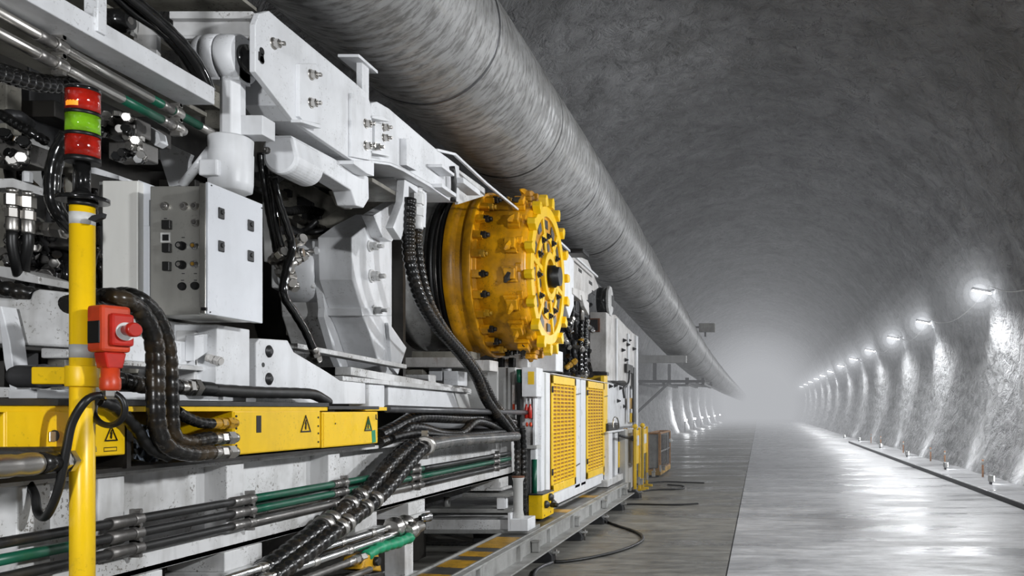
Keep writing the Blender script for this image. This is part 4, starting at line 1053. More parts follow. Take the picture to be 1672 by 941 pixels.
t.part('strut', MB().bar((-5.3, 36, H - .3), (-3.9, 36.8, H + 1.1), .09, .09), 'darkgrey'); t.done()
t = Thing('duct_clip_box', 'small dull green-grey box hanging beside the far duct', 'box')
t.part('box', MB().frect(1141, 528, 1167, 542, 33.5, .3), 'taupe', bevel=.01); t.part('stub', MB().frect(1150, 542, 1153, 550, 33.6, .1), 'darkgrey')
t.part('strap', MB().frect(1118, 533, 1142, 536, 33.6, .05), 'darkgrey'); t.done()

# ================================================================== RAIL BEAM, FEET, DECK
t = Thing('floor_rail', 'grey steel I-beam rail on feet running along the foot of the machine', 'rail')
ra, rb = 2.6, 14.7
t.part('top_flange', MB().box(-2.33, -2.25, ra, rb, .315, .335).box(-2.33, -2.31, ra, rb, .335, .345), 'rail', bevel=.003); t.part('web', MB().box(-2.30, -2.28, ra, rb, .165, .315), 'rail'); t.part('bottom_flange', MB().box(-2.36, -2.14, ra, rb, .150, .166), 'rail', bevel=.003)
for k in range(14): t.part('web_rib', MB().box(-2.28, -2.245, 4.6 + k * 1.15, 4.66 + k * 1.15, .166, .315), 'rail')
t.done()
for i, (py, lab) in enumerate([(941 + 70, 'under the rail at the bottom picture edge'), (920, 'nearest the viewer, where the looping floor cable begins'), (884, 'second of the row, below the yellow louvred doors'), (857, 'third of the row, where the floor cable ends'), (834.5, 'fourth of the row, before the white column'), (814, 'last of the row, by the yellow barrier')]):
    y = F * H / (py - CY)
    t = Thing('jack_stand', 'dark block foot under the floor rail, ' + lab, 'foot', 'feet under the floor rail')
    t.part('block', MB().prism([V(-2.46, y, 0), V(-2.15, y, 0), V(-2.15, y, .075), V(-2.22, y, .15), V(-2.46, y, .15)], (0, .16, 0)), 'foot', bevel=.006)
    t.part('jack_screw', MB().cyl((-2.13, y + .08, .0), (-2.13, y + .08, .13), .012, 10).hexnut((-2.13, y + .08, .075), (0, 0, 1), .022, .02), 'steel_dark')
    t.part('clamp_arm', MB().box(-2.19, -2.10, y + .05, y + .11, .09, .11), 'rail'); t.done()
for k in range(9):
    y = 4.75 + k * 1.9
    t = Thing('rail_clip', 'small bolted clip fixed to the side of the floor rail', 'clip', 'clips along the floor rail')
    t.part('plate', MB().box(-2.27, -2.20, y, y + .05, .17, .27), 'rail', bevel=.003); t.part('plate', MB().box(-2.275, -2.19, y - .02, y + .07, .27, .285), 'rail', bevel=.003); t.done()
t = Thing('deck_plate', 'dark walkway plate with yellow hazard patches beside the floor rail', 'plate')
t.part('plate', MB().box(-2.68, -2.335, 2.6, 14.7, .27, .30), 'deck', bevel=.003); t.part('edge_strip', MB().box(-2.70, -2.675, 2.6, 14.7, .27, .318), 'rail', bevel=.002)
for i, (a, b) in enumerate([(6.05, 6.75), (7.05, 7.38), (7.58, 7.82), (8.05, 8.7), (10.8, 11.1), (12.6, 12.9)]):
    t.part('hazard_patch', MB().prism([V(-2.66, a, .300), V(-2.36, a - .12 + .06, .300), V(-2.36, b - .12 + .06, .300), V(-2.66, b, .300)], (0, 0, .003)), 'yellow_dark', label='worn yellow paint patch')
t.done()
def fl(x, y, z=.015): Y = F * (H - z) / (y - CY); return V((x - CX) / F * Y, Y, z)
one('floor_cable', smooth_hose([V(-2.12, 11.9, .05)] + [fl(x, y) for x, y in ((992, 853), (1012, 860), (1034, 867), (1048, 875), (1046, 885), (1015, 899), (965, 911), (925, 917), (905, 918))], .018, 10), 'black', 'black cable looping out over the wet floor between two rail feet', 'cable')
one('floor_cable', smooth_hose([fl(902, 919), fl(884, 926), fl(874, 934), fl(870, 950)], .018, 10), 'midgrey', 'grey hose end lying on the floor beside the nearest rail foot', 'hose')
for k, (lab, pp) in enumerate([('upper thin cable lying on the wet floor beyond the trolley', [(1040, 792), (1080, 788), (1120, 789), (1150, 790)]), ('lower thin cable on the floor in front of the yellow barrier', [(1010, 812), (1060, 802), (1110, 800), (1115, 795), (1090, 793)]), ('thin cable on the floor crossing below the barrier feet', [(1000, 826), (1040, 825), (1100, 826), (1140, 824)])]):
    one('floor_cable', smooth_hose([V((x - CX) / F * (F * H / (y - CY)), F * H / (y - CY), .015) for x, y in pp], .014, 8, .05), 'black', lab, 'cable')

# ================================================================== MACHINE BODY BEHIND EVERYTHING, DARKENED FOR ITS SHADE
XI = -4.25
t = Thing('machine_enclosure', 'greasy inner body of the machine, darkened for interior shade, behind the hoses and beams', 'machine body')
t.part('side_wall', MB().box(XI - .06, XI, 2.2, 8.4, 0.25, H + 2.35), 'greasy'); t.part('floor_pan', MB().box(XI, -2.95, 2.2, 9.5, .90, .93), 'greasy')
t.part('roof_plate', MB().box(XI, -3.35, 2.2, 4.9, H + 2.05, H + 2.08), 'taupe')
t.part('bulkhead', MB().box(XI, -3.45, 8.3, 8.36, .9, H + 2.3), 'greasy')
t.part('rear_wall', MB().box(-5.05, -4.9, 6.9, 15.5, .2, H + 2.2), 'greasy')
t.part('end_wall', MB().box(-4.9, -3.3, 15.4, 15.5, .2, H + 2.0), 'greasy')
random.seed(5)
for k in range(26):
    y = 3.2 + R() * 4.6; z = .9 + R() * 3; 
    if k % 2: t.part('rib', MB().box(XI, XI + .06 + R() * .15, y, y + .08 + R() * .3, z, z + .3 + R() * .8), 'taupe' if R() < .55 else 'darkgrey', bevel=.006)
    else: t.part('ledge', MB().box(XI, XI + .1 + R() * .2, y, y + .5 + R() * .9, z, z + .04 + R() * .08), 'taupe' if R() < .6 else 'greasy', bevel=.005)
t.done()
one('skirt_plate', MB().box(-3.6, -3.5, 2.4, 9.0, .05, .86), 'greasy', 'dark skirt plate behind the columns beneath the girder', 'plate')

# white structure between tray and control cabinet
t = Thing('welded_frame', 'white welded frame behind the twin arching hoses below the control cabinet', 'frame')
X = -2.92
t.part('long_beam', MB().rect(190, 545, 322, 588, X, .12), 'white', bevel=.006); t.part('long_beam', MB().rect(196, 512, 358, 534, X - .12, .14), 'white_dirty', bevel=.005)
t.part('ledge', MB().rect(205, 589, 335, 597, X + .03, .2), 'white_dirty', bevel=.003); t.part('lower_beam', MB().rect(60, 636, 420, 651, X - .10, .12), 'white', bevel=.004)
t.part('column', MB().rect(354, 530, 408, 634, X + .10, .30), 'white', bevel=.006); t.part('column', MB().rect(318, 540, 352, 630, X, .10), 'white_dirty', bevel=.005)
t.part('bracket', MB().side([(318, 548), (340, 545), (340, 575), (318, 590)], X + .05, .05), 'white', bevel=.004); t.part('clip', fitting(S(338, 584, X + .05), (1, 0, -.3), .02, .08), 'white_rust')
t.part('inner_plate', MB().rect(150, 470, 245, 530, X - .4, .05), 'white_dirty'); t.done()
t = Thing('casting_block', 'speckled white casting block left of the yellow post', 'block')
t.part('body', MB().front([(-30, 484), (48, 489), (52, 476), (62, 472), (118, 478), (124, 482), (124, 560), (116, 568), (-30, 560)], 3.9, .25), 'white_dirty', bevel=.012)
t.part('under_block', MB().front([(66, 568), (112, 570), (112, 585), (66, 585)], 3.95, .2), 'white_dirty', bevel=.008); t.part('slanted_strut', MB().front([(-4, 500), (2, 500), (16, 556), (27, 640), (18, 646), (6, 590)], 3.8, .08), 'white', bevel=.004)
t.part('foot', MB().front([(-20, 632), (82, 634), (82, 648), (-20, 650)], 3.95, .2), 'white_dirty', bevel=.004); t.done()
t = Thing('bearing_plate', 'white plate with two dark bolts below the control cabinet, tapering right', 'plate')
X = -2.86
t.part('plate', MB().side([(418, 560), (424, 553), (470, 556), (480, 575), (535, 608), (556, 622), (597, 626), (597, 660), (418, 660)], X, .06), 'white', bevel=.006)
for x, y in ((438, 574), (438, 619)): t.part('bolt', MB().lathe(S(x, y, X - .003), (1, 0, 0), [(0, .036), (.008, .036), (.008, .022), (.02, .020), (.02, .010)], 24), 'darkgrey')
t.part('hole', disc(S(429, 596, X - .002), (1, 0, 0), .014, .004, 12), 'black'); t.part('end_block', MB().rect(603, 628, 628, 666, X + .02, .15), 'white', bevel=.006); t.done()
t = Thing('long_beam', 'white longitudinal box beam above the yellow boxes, right of the bearing plate', 'beam')
t.part('beam', MB().side([(634, 628), (740, 641), (752, 672), (634, 668)], -2.98, .3), 'white', bevel=.006)
t.part('flange', MB().side([(560, 614), (770, 636), (770, 642), (560, 622)], -2.93, .35), 'white_dirty', bevel=.004)
t.part('end_plate', MB().side([(740, 632), (762, 636), (770, 672), (752, 672)], -2.98, .25), 'grey_paint', bevel=.004); t.done()
t = Thing('steel_plate', 'plain grey rear plate behind the hoses beneath the drum', 'plate')
t.part('plate', MB().front([(690, 600), (812, 606), (812, 674), (690, 672)], 9.75, .05), 'grey_paint', bevel=.004); t.done()
random.seed(21)
t = Thing('bearer_stack', 'rust stained white bearer blocks directly under the yellow drum', 'block')
for x0, y0, x1, y1, mt in ((652, 584, 760, 600, 'white_rust'), (700, 600, 722, 622, 'white'), (724, 606, 748, 630, 'white'), (655, 602, 690, 612, 'taupe'), (760, 588, 800, 606, 'white_rust'), (672, 574, 770, 586, 'taupe')):
    t.part('bearer', MB().frect(x0, y0, x1, y1, 9.2 + R() * .3, .3), mt, bevel=.008)
t.done()
t = Thing('clamp_block', 'white block with dark clamps behind the drum foot above the louvred doors', 'block')
t.part('block', MB().frect(862, 572, 908, 606, 11.4, .4), 'white', bevel=.008); t.part('block', MB().frect(806, 578, 862, 604, 11.2, .3), 'white_dirty', bevel=.008)
t.part('lettering', textmb('EC', P(855, 583, 11.194), .075), 'black', label='small black letters')
for x in (812, 830): t.part('clamp', MB().frect(x, 584, x + 9, 600, 11.1, .1), 'black', bevel=.01)
t.done()

# ================================================================== CROSS FRAME BELOW THE GIRDER END
t = Thing('support_trestle', 'low white and grey cross frame under the right end of the girder', 'frame')
Yk = 9.0
t.part('upper_rail', MB().frect(690, 831, 835, 838, Yk, .3), 'rail', bevel=.004); t.part('upper_rail', MB().frect(755, 806, 832, 812, Yk - .05, .3), 'rail', bevel=.004)
t.part('box_beam', MB().frect(690, 849, 836, 866, Yk, .4), 'white_dirty', bevel=.006); t.part('lower_rail', MB().frect(688, 866, 862, 872, Yk - .05, .5), 'rail', bevel=.004)
t.part('corner_block', MB().frect(832, 848, 862, 868, Yk - .12, .3), 'white', bevel=.006); t.part('corner_plate', MB().frect(829, 838, 834, 868, Yk - .12, .3), 'white', bevel=.004)
t.part('leg', MB().frect(841, 872, 862, 895, Yk - .05, .35), 'grey_paint', bevel=.006); t.part('post', MB().frect(811, 812, 824, 834, Yk, .12), 'white', bevel=.005)
t.part('post', MB().cyl(P(730, 833, Yk + .2), P(730, 812, Yk + .2), .035, 16), 'rail'); t.part('block', MB().frect(772, 870, 805, 887, Yk + .1, .3), 'darkgrey', bevel=.01); t.done()
t = Thing('jack_post', 'round grey jack post beside the two straight hanging hoses', 'post')
t.part('tube', MB().lathe(P(846, 852, 9.0), (0, 0, 1), [(0, .055), (.05, .062), (.12, .05), (.42, .05), (.45, .06), (.47, .06)], 24), 'grey_paint'); t.part('cap', disc(P(846, 780, 9.0), (0, 0, 1), .065, .015), 'rust'); t.done()

# ================================================================== LOUVRED CABINET
XK = -2.60
def zk(y, x0=900): return H + (CY - y) / F * (F * XK / (x0 - CX))
y_a, y_b = S(865, 700, XK).y, S(992, 700, XK).y
t = Thing('louvred_cabinet', 'long white cabinet with two yellow louvred doors beside the floor rail', 'cabinet')
ztop, zbot = zk(611), zk(828)
t.part('housing', MB().box(XK - .30, XK - .02, S(886, 700, XK).y, y_b, zbot, ztop), 'white', bevel=.006)
t.part('post', MB().box(XK - .07, XK, S(884, 700, XK).y, S(898, 700, XK).y, zbot, ztop + .01), 'white', bevel=.005)
t.part('post', MB().box(XK - .06, XK, S(939, 700, XK).y, S(947, 700, XK).y, zbot + .1, ztop), 'panel', bevel=.005); t.part('post', MB().box(XK - .06, XK, S(949, 700, XK).y, S(956.5, 700, XK).y, zbot + .1, ztop), 'panel', bevel=.005)
t.part('yellow_post', MB().box(XK - .05, XK + .01, S(985.5, 700, XK).y, S(991, 700, XK).y, zbot + .12, ztop + .12), 'yellow', bevel=.004, label='yellow corner post')
t.part('bottom_strip', MB().box(XK - .06, XK, S(903, 700, XK).y, S(985, 700, XK).y, zbot, zk(809)), 'white', bevel=.004)
t.part('front_rib', MB().box(XK - .012, XK + .004, S(889, 700, XK).y, S(891, 700, XK).y, zbot, ztop), 'grey_paint')
t.part('upper_board', MB().frect(920, 613, 990, 640, y_b - .12, .1), 'yellow', bevel=.004, label='yellow board behind the doors'); t.part('top_strip', MB().frect(940, 608, 991, 613, y_b - .15, .2), 'black')
for nm, x0, x1 in (('door', 899.5, 938.5), ('door', 957, 985)):
    ya_, yb_ = S(x0, 700, XK).y, S(x1, 700, XK).y; zt_, zb2 = zk(613), zk(806)
    fw = .10
    m_ = MB().box(XK, XK + .02, ya_, ya_ + fw * .55, zb2, zt_).box(XK, XK + .02, yb_ - fw * .9, yb_, zb2, zt_).box(XK, XK + .02, ya_, yb_, zb2, zb2 + .10).box(XK, XK + .02, ya_, yb_, zt_ - .10, zt_)
    i = t.part(nm, m_, 'yellow', bevel=.003, label='yellow louvred door')
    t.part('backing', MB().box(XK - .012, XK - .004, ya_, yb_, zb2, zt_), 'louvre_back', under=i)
    nsl = 26; lv = MB()
    for k in range(nsl):
        z = zb2 + .12 + (zt_ - zb2 - .24) * k / (nsl - 1)
        lv.prism([V(XK - .004, ya_ + .04, z + .012), V(XK + .012, ya_ + .04, z - .002), V(XK + .012, ya_ + .04, z - .012), V(XK - .004, ya_ + .04, z)], (0, yb_ - ya_ - .1, 0))
    t.part('louvres', lv, 'yellow', under=i)
    bars = MB()
    for k in range(1, 6): y = ya_ + .05 + (yb_ - ya_ - .13) * k / 6; bars.box(XK + .006, XK + .014, y - .006, y + .006, zb2 + .1, zt_ - .1)
    t.part('wire_bars', bars, 'yellow', under=i)
    for q in (.18, .88):
        z = zb2 + (zt_ - zb2) * q; 
        t.part('hinge', MB().cyl((XK + .024, ya_ - .01, z - .04), (XK + .024, ya_ - .01, z + .04), .012, 10), 'darkgrey', under=i)
    t.part('hook', MB().bar((XK + .02, yb_ - .02, zb2 + .25), (XK + .02, yb_ + .25, zb2 + .27), .01, .012), 'darkgrey', under=i)
    t.part('hook', MB().bar((XK + .02, yb_ - .02, zt_ - .22), (XK + .02, yb_ + .3, zt_ - .20), .01, .012), 'darkgrey', under=i)
t.part('top_edge', MB().bar(V(XK + .01, ya_ - 2.2, ztop + .004), V(XK + .01, y_b, ztop + .004), .03, .012), 'white_rust'); 
t.part('green_pipe', MB().cyl(V(XK - .02, S(880, 700, XK).y - .12, zbot + .12), V(XK - .02, S(880, 700, XK).y - .12, zk(745)), .03, 12), 'green'); t.done()
t = Thing('terminal_box', 'yellow box with round dark sockets at the foot of the louvred cabinet', 'box')
XJ = -2.50
ya_ = S(886, 820, XJ).y
t.part('housing', MB().box(P(863, 0, ya_).x, XJ, ya_, S(904, 820, XJ).y, P(0, 848, ya_).z, P(0, 809, ya_).z), 'yellow', bevel=.006)
t.part('top_plate', MB().box(P(862, 0, ya_).x, XJ + .005, ya_ - .01, S(904, 820, XJ).y, P(0, 809, ya_).z, P(0, 807, ya_).z), 'darkgrey')
for x, y in ((890, 824), (901, 822), (897, 812)): t.part('socket', MB().lathe(S(x, y, XJ), (1, 0, 0), [(0, .045), (.03, .045), (.03, .03), (.05, .028)], 16), 'darkgrey')
for x, y in ((889, 842), (899, 836)): t.part('hole', disc(S(x, y, XJ), (1, 0, 0), .012, .003, 10), 'rust')
t.part('nozzle', fitting(S(899, 825, XJ + .02), (1, -.2, 0), .025, .09), 'black'); t.done()
t = Thing('grey_cabinet', 'plain grey metal cabinet left of the louvred doors behind hanging hoses', 'cabinet')
t.part('housing', MB().frect(803, 600, 840, 690, 10.1, .3), 'grey_paint', bevel=.006); t.part('side_strip', MB().front([(829, 600), (841, 600), (841, 690), (829, 690)], 10.06, .06), 'grey_paint', bevel=.004)
t.part('edge_mark', MB().frect(836, 610, 840, 676, 10.03, .03), 'white_rust', label='chipped orange marked edge'); t.part('orange_mark', MB().frect(837, 660, 840, 674, 10.02, .01), 'orange'); t.done()
t = Thing('corner_cabinet', 'narrow white cabinet corner with a small sign above two red bottles', 'cabinet')
t.part('upper_box', MB().frect(852, 600, 876, 648, 9.9, .3), 'white', bevel=.006); t.part('side_panel', MB().rect(874, 604, 885, 812, -2.64, .03), 'white', bevel=.004)
t.part('green_hose', MB().tube([P(847, 604, 9.95), P(848, 625, 9.95)], .028, 10), 'green'); t.part('black_duct', MB().frect(843, 603, 851, 700, 10.0, .06), 'black', bevel=.01)
t.part('back_plate', MB().frect(851, 648, 876, 812, 10.15, .04), 'white_dirty'); t.part('inner_post', MB().frect(866, 730, 875, 812, 10.0, .06), 'white', bevel=.004); t.part('shelf', MB().frect(853, 728, 876, 733, 9.95, .2), 'grey_paint')
t.part('sign', MB().frect(862, 607, 872, 628, 9.895, .006), 'yellow'); t.done()
for k, (x, lab) in enumerate([(859.5, 'left one of two small red bottles hanging at the white cabinet corner'), (865.5, 'right one of two small red bottles hanging at the white cabinet corner')]):
    t = Thing('gas_bottle', lab, 'bottle', 'small red bottles at the cabinet corner')
    t.part('body', MB().lathe(P(x, 684, 10.0), (0, 0, 1), [(0, .012), (.01, .022), (.12, .022), (.15, .012), (.17, .010)], 14), 'red'); t.part('valve', MB().lathe(P(x, 660, 10.0), (0, 0, 1), [(0, .012), (.05, .010), (.07, .016)], 10), 'white')
    t.part('hanging_tag', MB().lathe(P(x + 1, 697, 10.0), (0, 0, 1), [(0, .01), (.02, .018), (.05, .012)], 10), 'orange'); t.done()

# ================================================================== UPPER PARTS BEHIND THE DRUM
t = Thing('machine_unit', 'white bolted machine head seen just right of the yellow drum', 'machine part')
t.part('plate', MB().side([(918, 415), (927, 412), (937, 425), (937, 500), (930, 520), (921, 490)], -2.62, .2), 'white', bevel=.008); t.part('body', MB().side([(925, 410), (960, 425), (978, 470), (960, 482), (937, 480)], -2.75, .3), 'white_rust', bevel=.008)
t.part('rail_bar', MB().bar(S(913, 395, -2.66), S(975, 452, -2.66), .03, .03), 'white', label='white guard rail'); t.part('black_cap', MB().frect(921, 405, 953, 413, 12.0, .4), 'black', bevel=.02)
t.part('shelf', MB().side([(936, 470), (960, 478), (960, 490), (950, 492), (936, 480)], -2.60, .2), 'white_rust', bevel=.006); t.part('bracket', MB().side([(950, 482), (962, 495), (962, 515), (954, 500)], -2.58, .06), 'white_rust', bevel=.006)
for x, y, l in ((945, 438, 4), (962, 458, 4), (967, 474, 5)): t.part('dark_mark', MB().rect(x, y, x + 5, y + 5, -2.745, .01), 'black')
t.part('cylinder', MB().cyl(S(950, 492, -2.66), S(950, 523, -2.66), .04, 14), 'steel'); t.part('cylinder', MB().cyl(S(955, 496, -2.70), S(955, 526, -2.70), .025, 12), 'steel_bright'); t.done()
t = Thing('hose_reel', 'black round drum with a white end plate above the tall white housing', 'reel')
rc = S(993, 492, -2.66)
t.part('drum', MB().lathe(rc - V(.17, 0, 0), (1, 0, 0), [(0, .24), (.17, .24)], 36), 'blackgloss'); t.part('end_plate', MB().lathe(rc, (1, 0, 0), [(0, .27), (.05, .27)], 10, True, False), 'white_dirty', bevel=.01)
t.part('slot', MB().rect(999, 482, 1003, 500, -2.605, .01), 'black'); t.done()
XR = -2.62
t = Thing('machine_housing', 'tall rust-stained white housing behind the louvred doors', 'housing')
zt_ = S(990, 516, XR).z
yn_ = S(990, 516, XR).y
t.part('front_panel', MB().box(P(963, 0, yn_).x, XR, yn_, yn_ + .3, P(0, 607, yn_).z, P(0, 510, yn_).z), 'white_rust', bevel=.008)
t.part('side_panel', MB().side([(990, 514), (1005, 514), (1024, 535), (1035, 545), (1040, 548), (1040, 640), (1020, 622), (990, 622)], XR - .01, .3), 'white_rust', bevel=.008)
t.part('lower_panel', MB().side([(990, 624), (1036, 636), (1036, 695), (990, 700)], XR - .05, .3), 'white', bevel=.006)
t.part('rib', MB().rect(1007, 520, 1009, 622, XR + .02, .03), 'white', bevel=.003); t.part('rib', MB().rect(1026, 545, 1028, 690, XR + .02, .03), 'white', bevel=.003); t.part('rib', MB().rect(1039, 548, 1042, 700, XR + .03, .06), 'white', bevel=.003)
t.part('rust_plate', MB().frect(962, 520, 979, 542, yn_ - .04, .04), 'rust', label='dark rust framed plate'); t.part('rust_plate_centre', MB().frect(964, 522, 976, 540, yn_ - .05, .02), 'darkgrey')
for x, y in ((1018, 556), (1026, 556), (1024, 563), (1016, 572), (1021, 588), (1034, 570), (995, 631), (1003, 630), (1012, 634), (1008, 655), (1018, 664)): t.part('bolt', sbolt(x, y, XR + .0, .03, .05), 'darkgrey')
t.part('black_strip', MB().rect(1035, 600, 1038, 690, XR + .05, .03), 'darkgrey'); t.part('hinge_block', MB().rect(1024, 594, 1034, 608, XR + .05, .05), 'greasy', bevel=.01); t.part('pipe', smooth_hose([S(1028, 606, XR + .06), S(1026, 625, XR + .06), S(1018, 634, XR + .06), S(1019, 650, XR + .06)], .02, 8), 'darkgrey')
t.part('yellow_mark', MB().rect(1027, 650, 1034, 668, XR + .01, .02), 'yellow_dark'); t.part('yellow_mark', MB().rect(1030, 675, 1037, 690, XR + .01, .02), 'yellow'); t.done()
t = Thing('service_rack', 'white service rack with a thin rail between cabinet and yellow barrier', 'rack')
t.part('top_rail', MB().bar(S(992, 706, -2.50), S(1056, 697, -2.50), .03, .03), 'white'); t.part('post', MB().rect(1021, 702, 1033, 803, -2.46, .12), 'grey_paint', bevel=.006); t.part('post', MB().rect(994, 706, 1000, 785, -2.52, .08), 'white', bevel=.004); t.part('post', MB().rect(1004, 706, 1009, 785, -2.56, .08), 'white', bevel=.004)
t.part('panel', MB().rect(1009, 706, 1020, 780, -2.6, .05), 'white', bevel=.004)
t.part('yellow_slat', MB().rect(1010, 722, 1013, 764, -2.56, .03), 'yellow'); t.part('yellow_slat', MB().rect(1015, 722, 1019, 764, -2.56, .03), 'yellow')
t.part('base', MB().rect(992, 785, 1024, 796, -2.50, .4), 'white_dirty', bevel=.005); t.part('lever', MB().cyl(S(1012, 712, -2.44), S(1034, 716, -2.44), .022, 10), 'black'); t.part('grip', MB().cyl(S(1032, 716, -2.44), S(1040, 717, -2.44), .05, 12), 'black')
t.part('loop_handle', smooth_hose([S(1001, 700, -2.5), S(1002, 684, -2.5), S(1007, 682, -2.5), S(1010, 690, -2.5), S(1011, 700, -2.5)], .015, 8), 'steel'); t.part('bolt', sbolt(1027, 757, -2.46, .03, .05), 'steel'); t.part('motor', MB().frect(1015, 788, 1036, 812, 17.5, .3), 'black', bevel=.04); t.part('cap', MB().rect(994, 692, 1010, 705, -2.54, .2), 'black', bevel=.02); t.done()
XBR = -2.33
for k, (x0, lab) in enumerate([(1037, 'nearer yellow barrier panel with slim legs beside the rail end'), (1049, 'further yellow barrier panel with slim legs beside the rail end')]):
    t = Thing('barrier', lab, 'barrier', 'yellow barriers at the rail end')
    x1 = x0 + 7
    a, b = S(x0, 700, XBR), S(x1, 700, XBR); zb4, zt4 = 0.0, H - .36
    yb4 = b.y
    t.part('leg', MB().bar((XBR, a.y, 0.03), (XBR, a.y, zt4 - .0), .05, .05), 'yellow', bevel=.006); t.part('leg', MB().bar((XBR, yb4, 0.03), (XBR, yb4, zt4), .05, .05), 'yellow', bevel=.006)
    t.part('panel', MB().box(XBR - .03, XBR, a.y, yb4, .55 if k == 0 else .7, zt4 - .05), 'yellow', bevel=.004); t.part('white_panel', MB().box(XBR - .02, XBR + .01, a.y + .2, yb4 - .1, .9, zt4 - .15), 'white')
    t.part('side_post', MB().bar((XBR - .18, a.y, .05), (XBR - .18, a.y, zt4), .07, .07), 'yellow_dark', bevel=.006)
    for y in (a.y, yb4): t.part('foot', MB().bar((XBR - .05, y, .03), (XBR + .12, y, .02), .06, .04), 'yellow')
    t.part('cap', MB().sphere((XBR, a.y, zt4 + .03), .05, 8), 'yellow'); t.done()
XT2 = -2.33
t = Thing('equipment_trolley', 'small orange framed equipment trolley on wheels beyond the yellow barriers', 'trolley')
ya_ = S(1077, 740, XT2).y; yb_ = S(1093, 740, XT2).y; xl = P(1058, 0, ya_).x
z0_, z1_ = P(0, 768, ya_).z, P(0, 708, ya_).z
fr = MB()
for x in (xl, XT2):
    for y in (ya_, yb_): fr.box(x - .03, x + .03, y - .03, y + .03, z0_, z1_)
for z in (z0_, z1_):
    for x in (xl, XT2): fr.box(x - .02, x + .02, ya_, yb_, z - .02, z + .02)
    for y in (ya_, yb_): fr.box(xl, XT2, y - .02, y + .02, z - .02, z + .02)
t.part('frame', fr, 'frame_orange', bevel=.004); t.part('front_panel', MB().box(xl + .02, XT2 - .02, ya_ + .01, ya_ + .03, z0_ + .05, z1_ - .02), 'rail'); t.part('base', MB().box(xl - .03, XT2 + .03, ya_ - .04, yb_, z0_ - .12, z0_), 'yellow_dark', bevel=.008)
t.part('core', MB().box(xl + .06, XT2 - .05, ya_ + .1, yb_ - .1, z0_ + .05, z1_ - .1), 'greasy'); 
gr = MB()
for k in range(6): y = ya_ + (yb_ - ya_) * (k + .5) / 6; gr.box(XT2 - .01, XT2 + .01, y - .03, y + .03, z0_, z1_)
gr.box(XT2, XT2 + .015, ya_, yb_, (z0_ + z1_) / 2 - .02, (z0_ + z1_) / 2 + .02)
t.part('side_grille', gr, 'steel_dark')
for x in (xl + .05, XT2 - .05):
    for y in (ya_ + .1, yb_ - .1): t.part('wheel', MB().cyl((x - .03, y, .075), (x + .03, y, .075), .075, 16).cyl((x, y, .07), (x, y, z0_ - .1), .02, 8), 'black')
t.part('lamp', MB().sphere((XT2 + .02, yb_, z1_ - .25), .06, 8), 'tape'); t.done()

# ================================================================== CLUTTER: FITTINGS, HOSES AND VALVES
def valve_block(lab, px, py, Y, s, seed):
    random.seed(seed)
    t = Thing('valve_block', lab, 'valve')
    c = P(px, py, Y)
    t.part('block', MB().box(c.x - s, c.x + s, Y, Y + s * 1.3, c.z - s * .5, c.z + s * .5), 'steel_dark', bevel=.008)
    for k in range(7):
        dx, dz = (R() * 2 - 1) * s, (R() * 1.2 - .6) * s
        t.part('coupling', fitting(V(c.x + dx, Y, c.z + dz), (R() - .3, -1, R() * .6 - .3), s * .22, s * .9), 'steel' if k % 3 else 'blackgloss')
    for k in range(3): t.part('hex_plug', MB().hexnut(V(c.x + (R() * 2 - 1) * s, Y, c.z + s * .5), (0, 0, 1), s * .2, s * .3), 'steel')
    t.done()
valve_block('cluster of steel couplings just right of the signal tower lenses', 192, 205, 4.1, .085, 4)
valve_block('upper row of steel couplings under the long pipes, left of the gusset plate', 232, 222, 4.35, .08, 9)
valve_block('steel couplings below the upper cluster beside the red lower lens', 205, 245, 4.15, .085, 15)
valve_block('greasy fittings at the left edge beneath the dark rubber strip', 12, 250, 4.0, .10, 22)
valve_block('steel fittings half hidden behind the yellow post', 85, 388, 4.2, .09, 31)
valve_block('dark fittings low between yellow post and left edge', 70, 415, 4.3, .09, 35)
one('manifold_plate', MB().front([(238, 203), (258, 216), (262, 232), (252, 238), (236, 222)], 4.25, .06), 'white', 'small white manifold plate above the gusset plate', 'plate', bevel=.004)
t = Thing('hose_bracket', 'thin white shelf plate at the left edge holding two vertical hose fittings', 'bracket')
t.part('plate', MB().front([(-20, 292), (20, 291), (75, 309), (74, 321), (20, 306), (-20, 308)], 3.95, .16), 'white_dirty', bevel=.003); t.part('lug', MB().hexnut(P(45, 298, 4.0), (0, 0, 1), .02, .05), 'white'); t.done()
for k, (x, lab) in enumerate([(20, 'left one of two vertical hoses with steel couplings at the left edge'), (46, 'right one of two vertical hoses with steel couplings at the left edge')]):
    Y = 3.92 + .03 * k
    t = Thing('hose_assembly', lab, 'hose', 'vertical hoses at the left edge')
    t.part('coupling', fitting(P(x, 378 + 4 * k, Y), (0, 0, 1), .024, P(0, 308 + 5 * k, Y).z - P(0, 378 + 4 * k, Y).z), 'steel')
    t.part('tube', smooth_hose([P(x, 376, Y), P(x, 400, Y), P(x + (6 - 12 * k), 432, Y + .03), P(x + 10 - 16 * k, 450, Y + .08)], .022, 12), 'black'); t.done()
one('support_strip', MB().front([(-10, 433), (20, 437), (64, 452), (64, 464), (40, 460), (-10, 450)], 3.98, .2), 'white_dirty', 'white strip plate under the two vertical hoses', 'plate', bevel=.004)
one('steel_plate', MB().front([(45, 228), (60, 226), (76, 240), (76, 310), (48, 304), (35, 260)], 4.6, .03), 'grey_paint', 'grey plate behind the vertical hose fittings', 'plate', bevel=.004)
one('round_bar', MB().cyl(P(108, 330, 4.6), P(108, 262, 4.6), .06, 20), 'taupe', 'dull upright round column behind the signal tower', 'column')
one('flat_bar', MB().front([(145, 270), (195, 287), (195, 294), (145, 282)], 4.5, .2), 'white', 'short white bar behind the signal tower base', 'bar', bevel=.003)
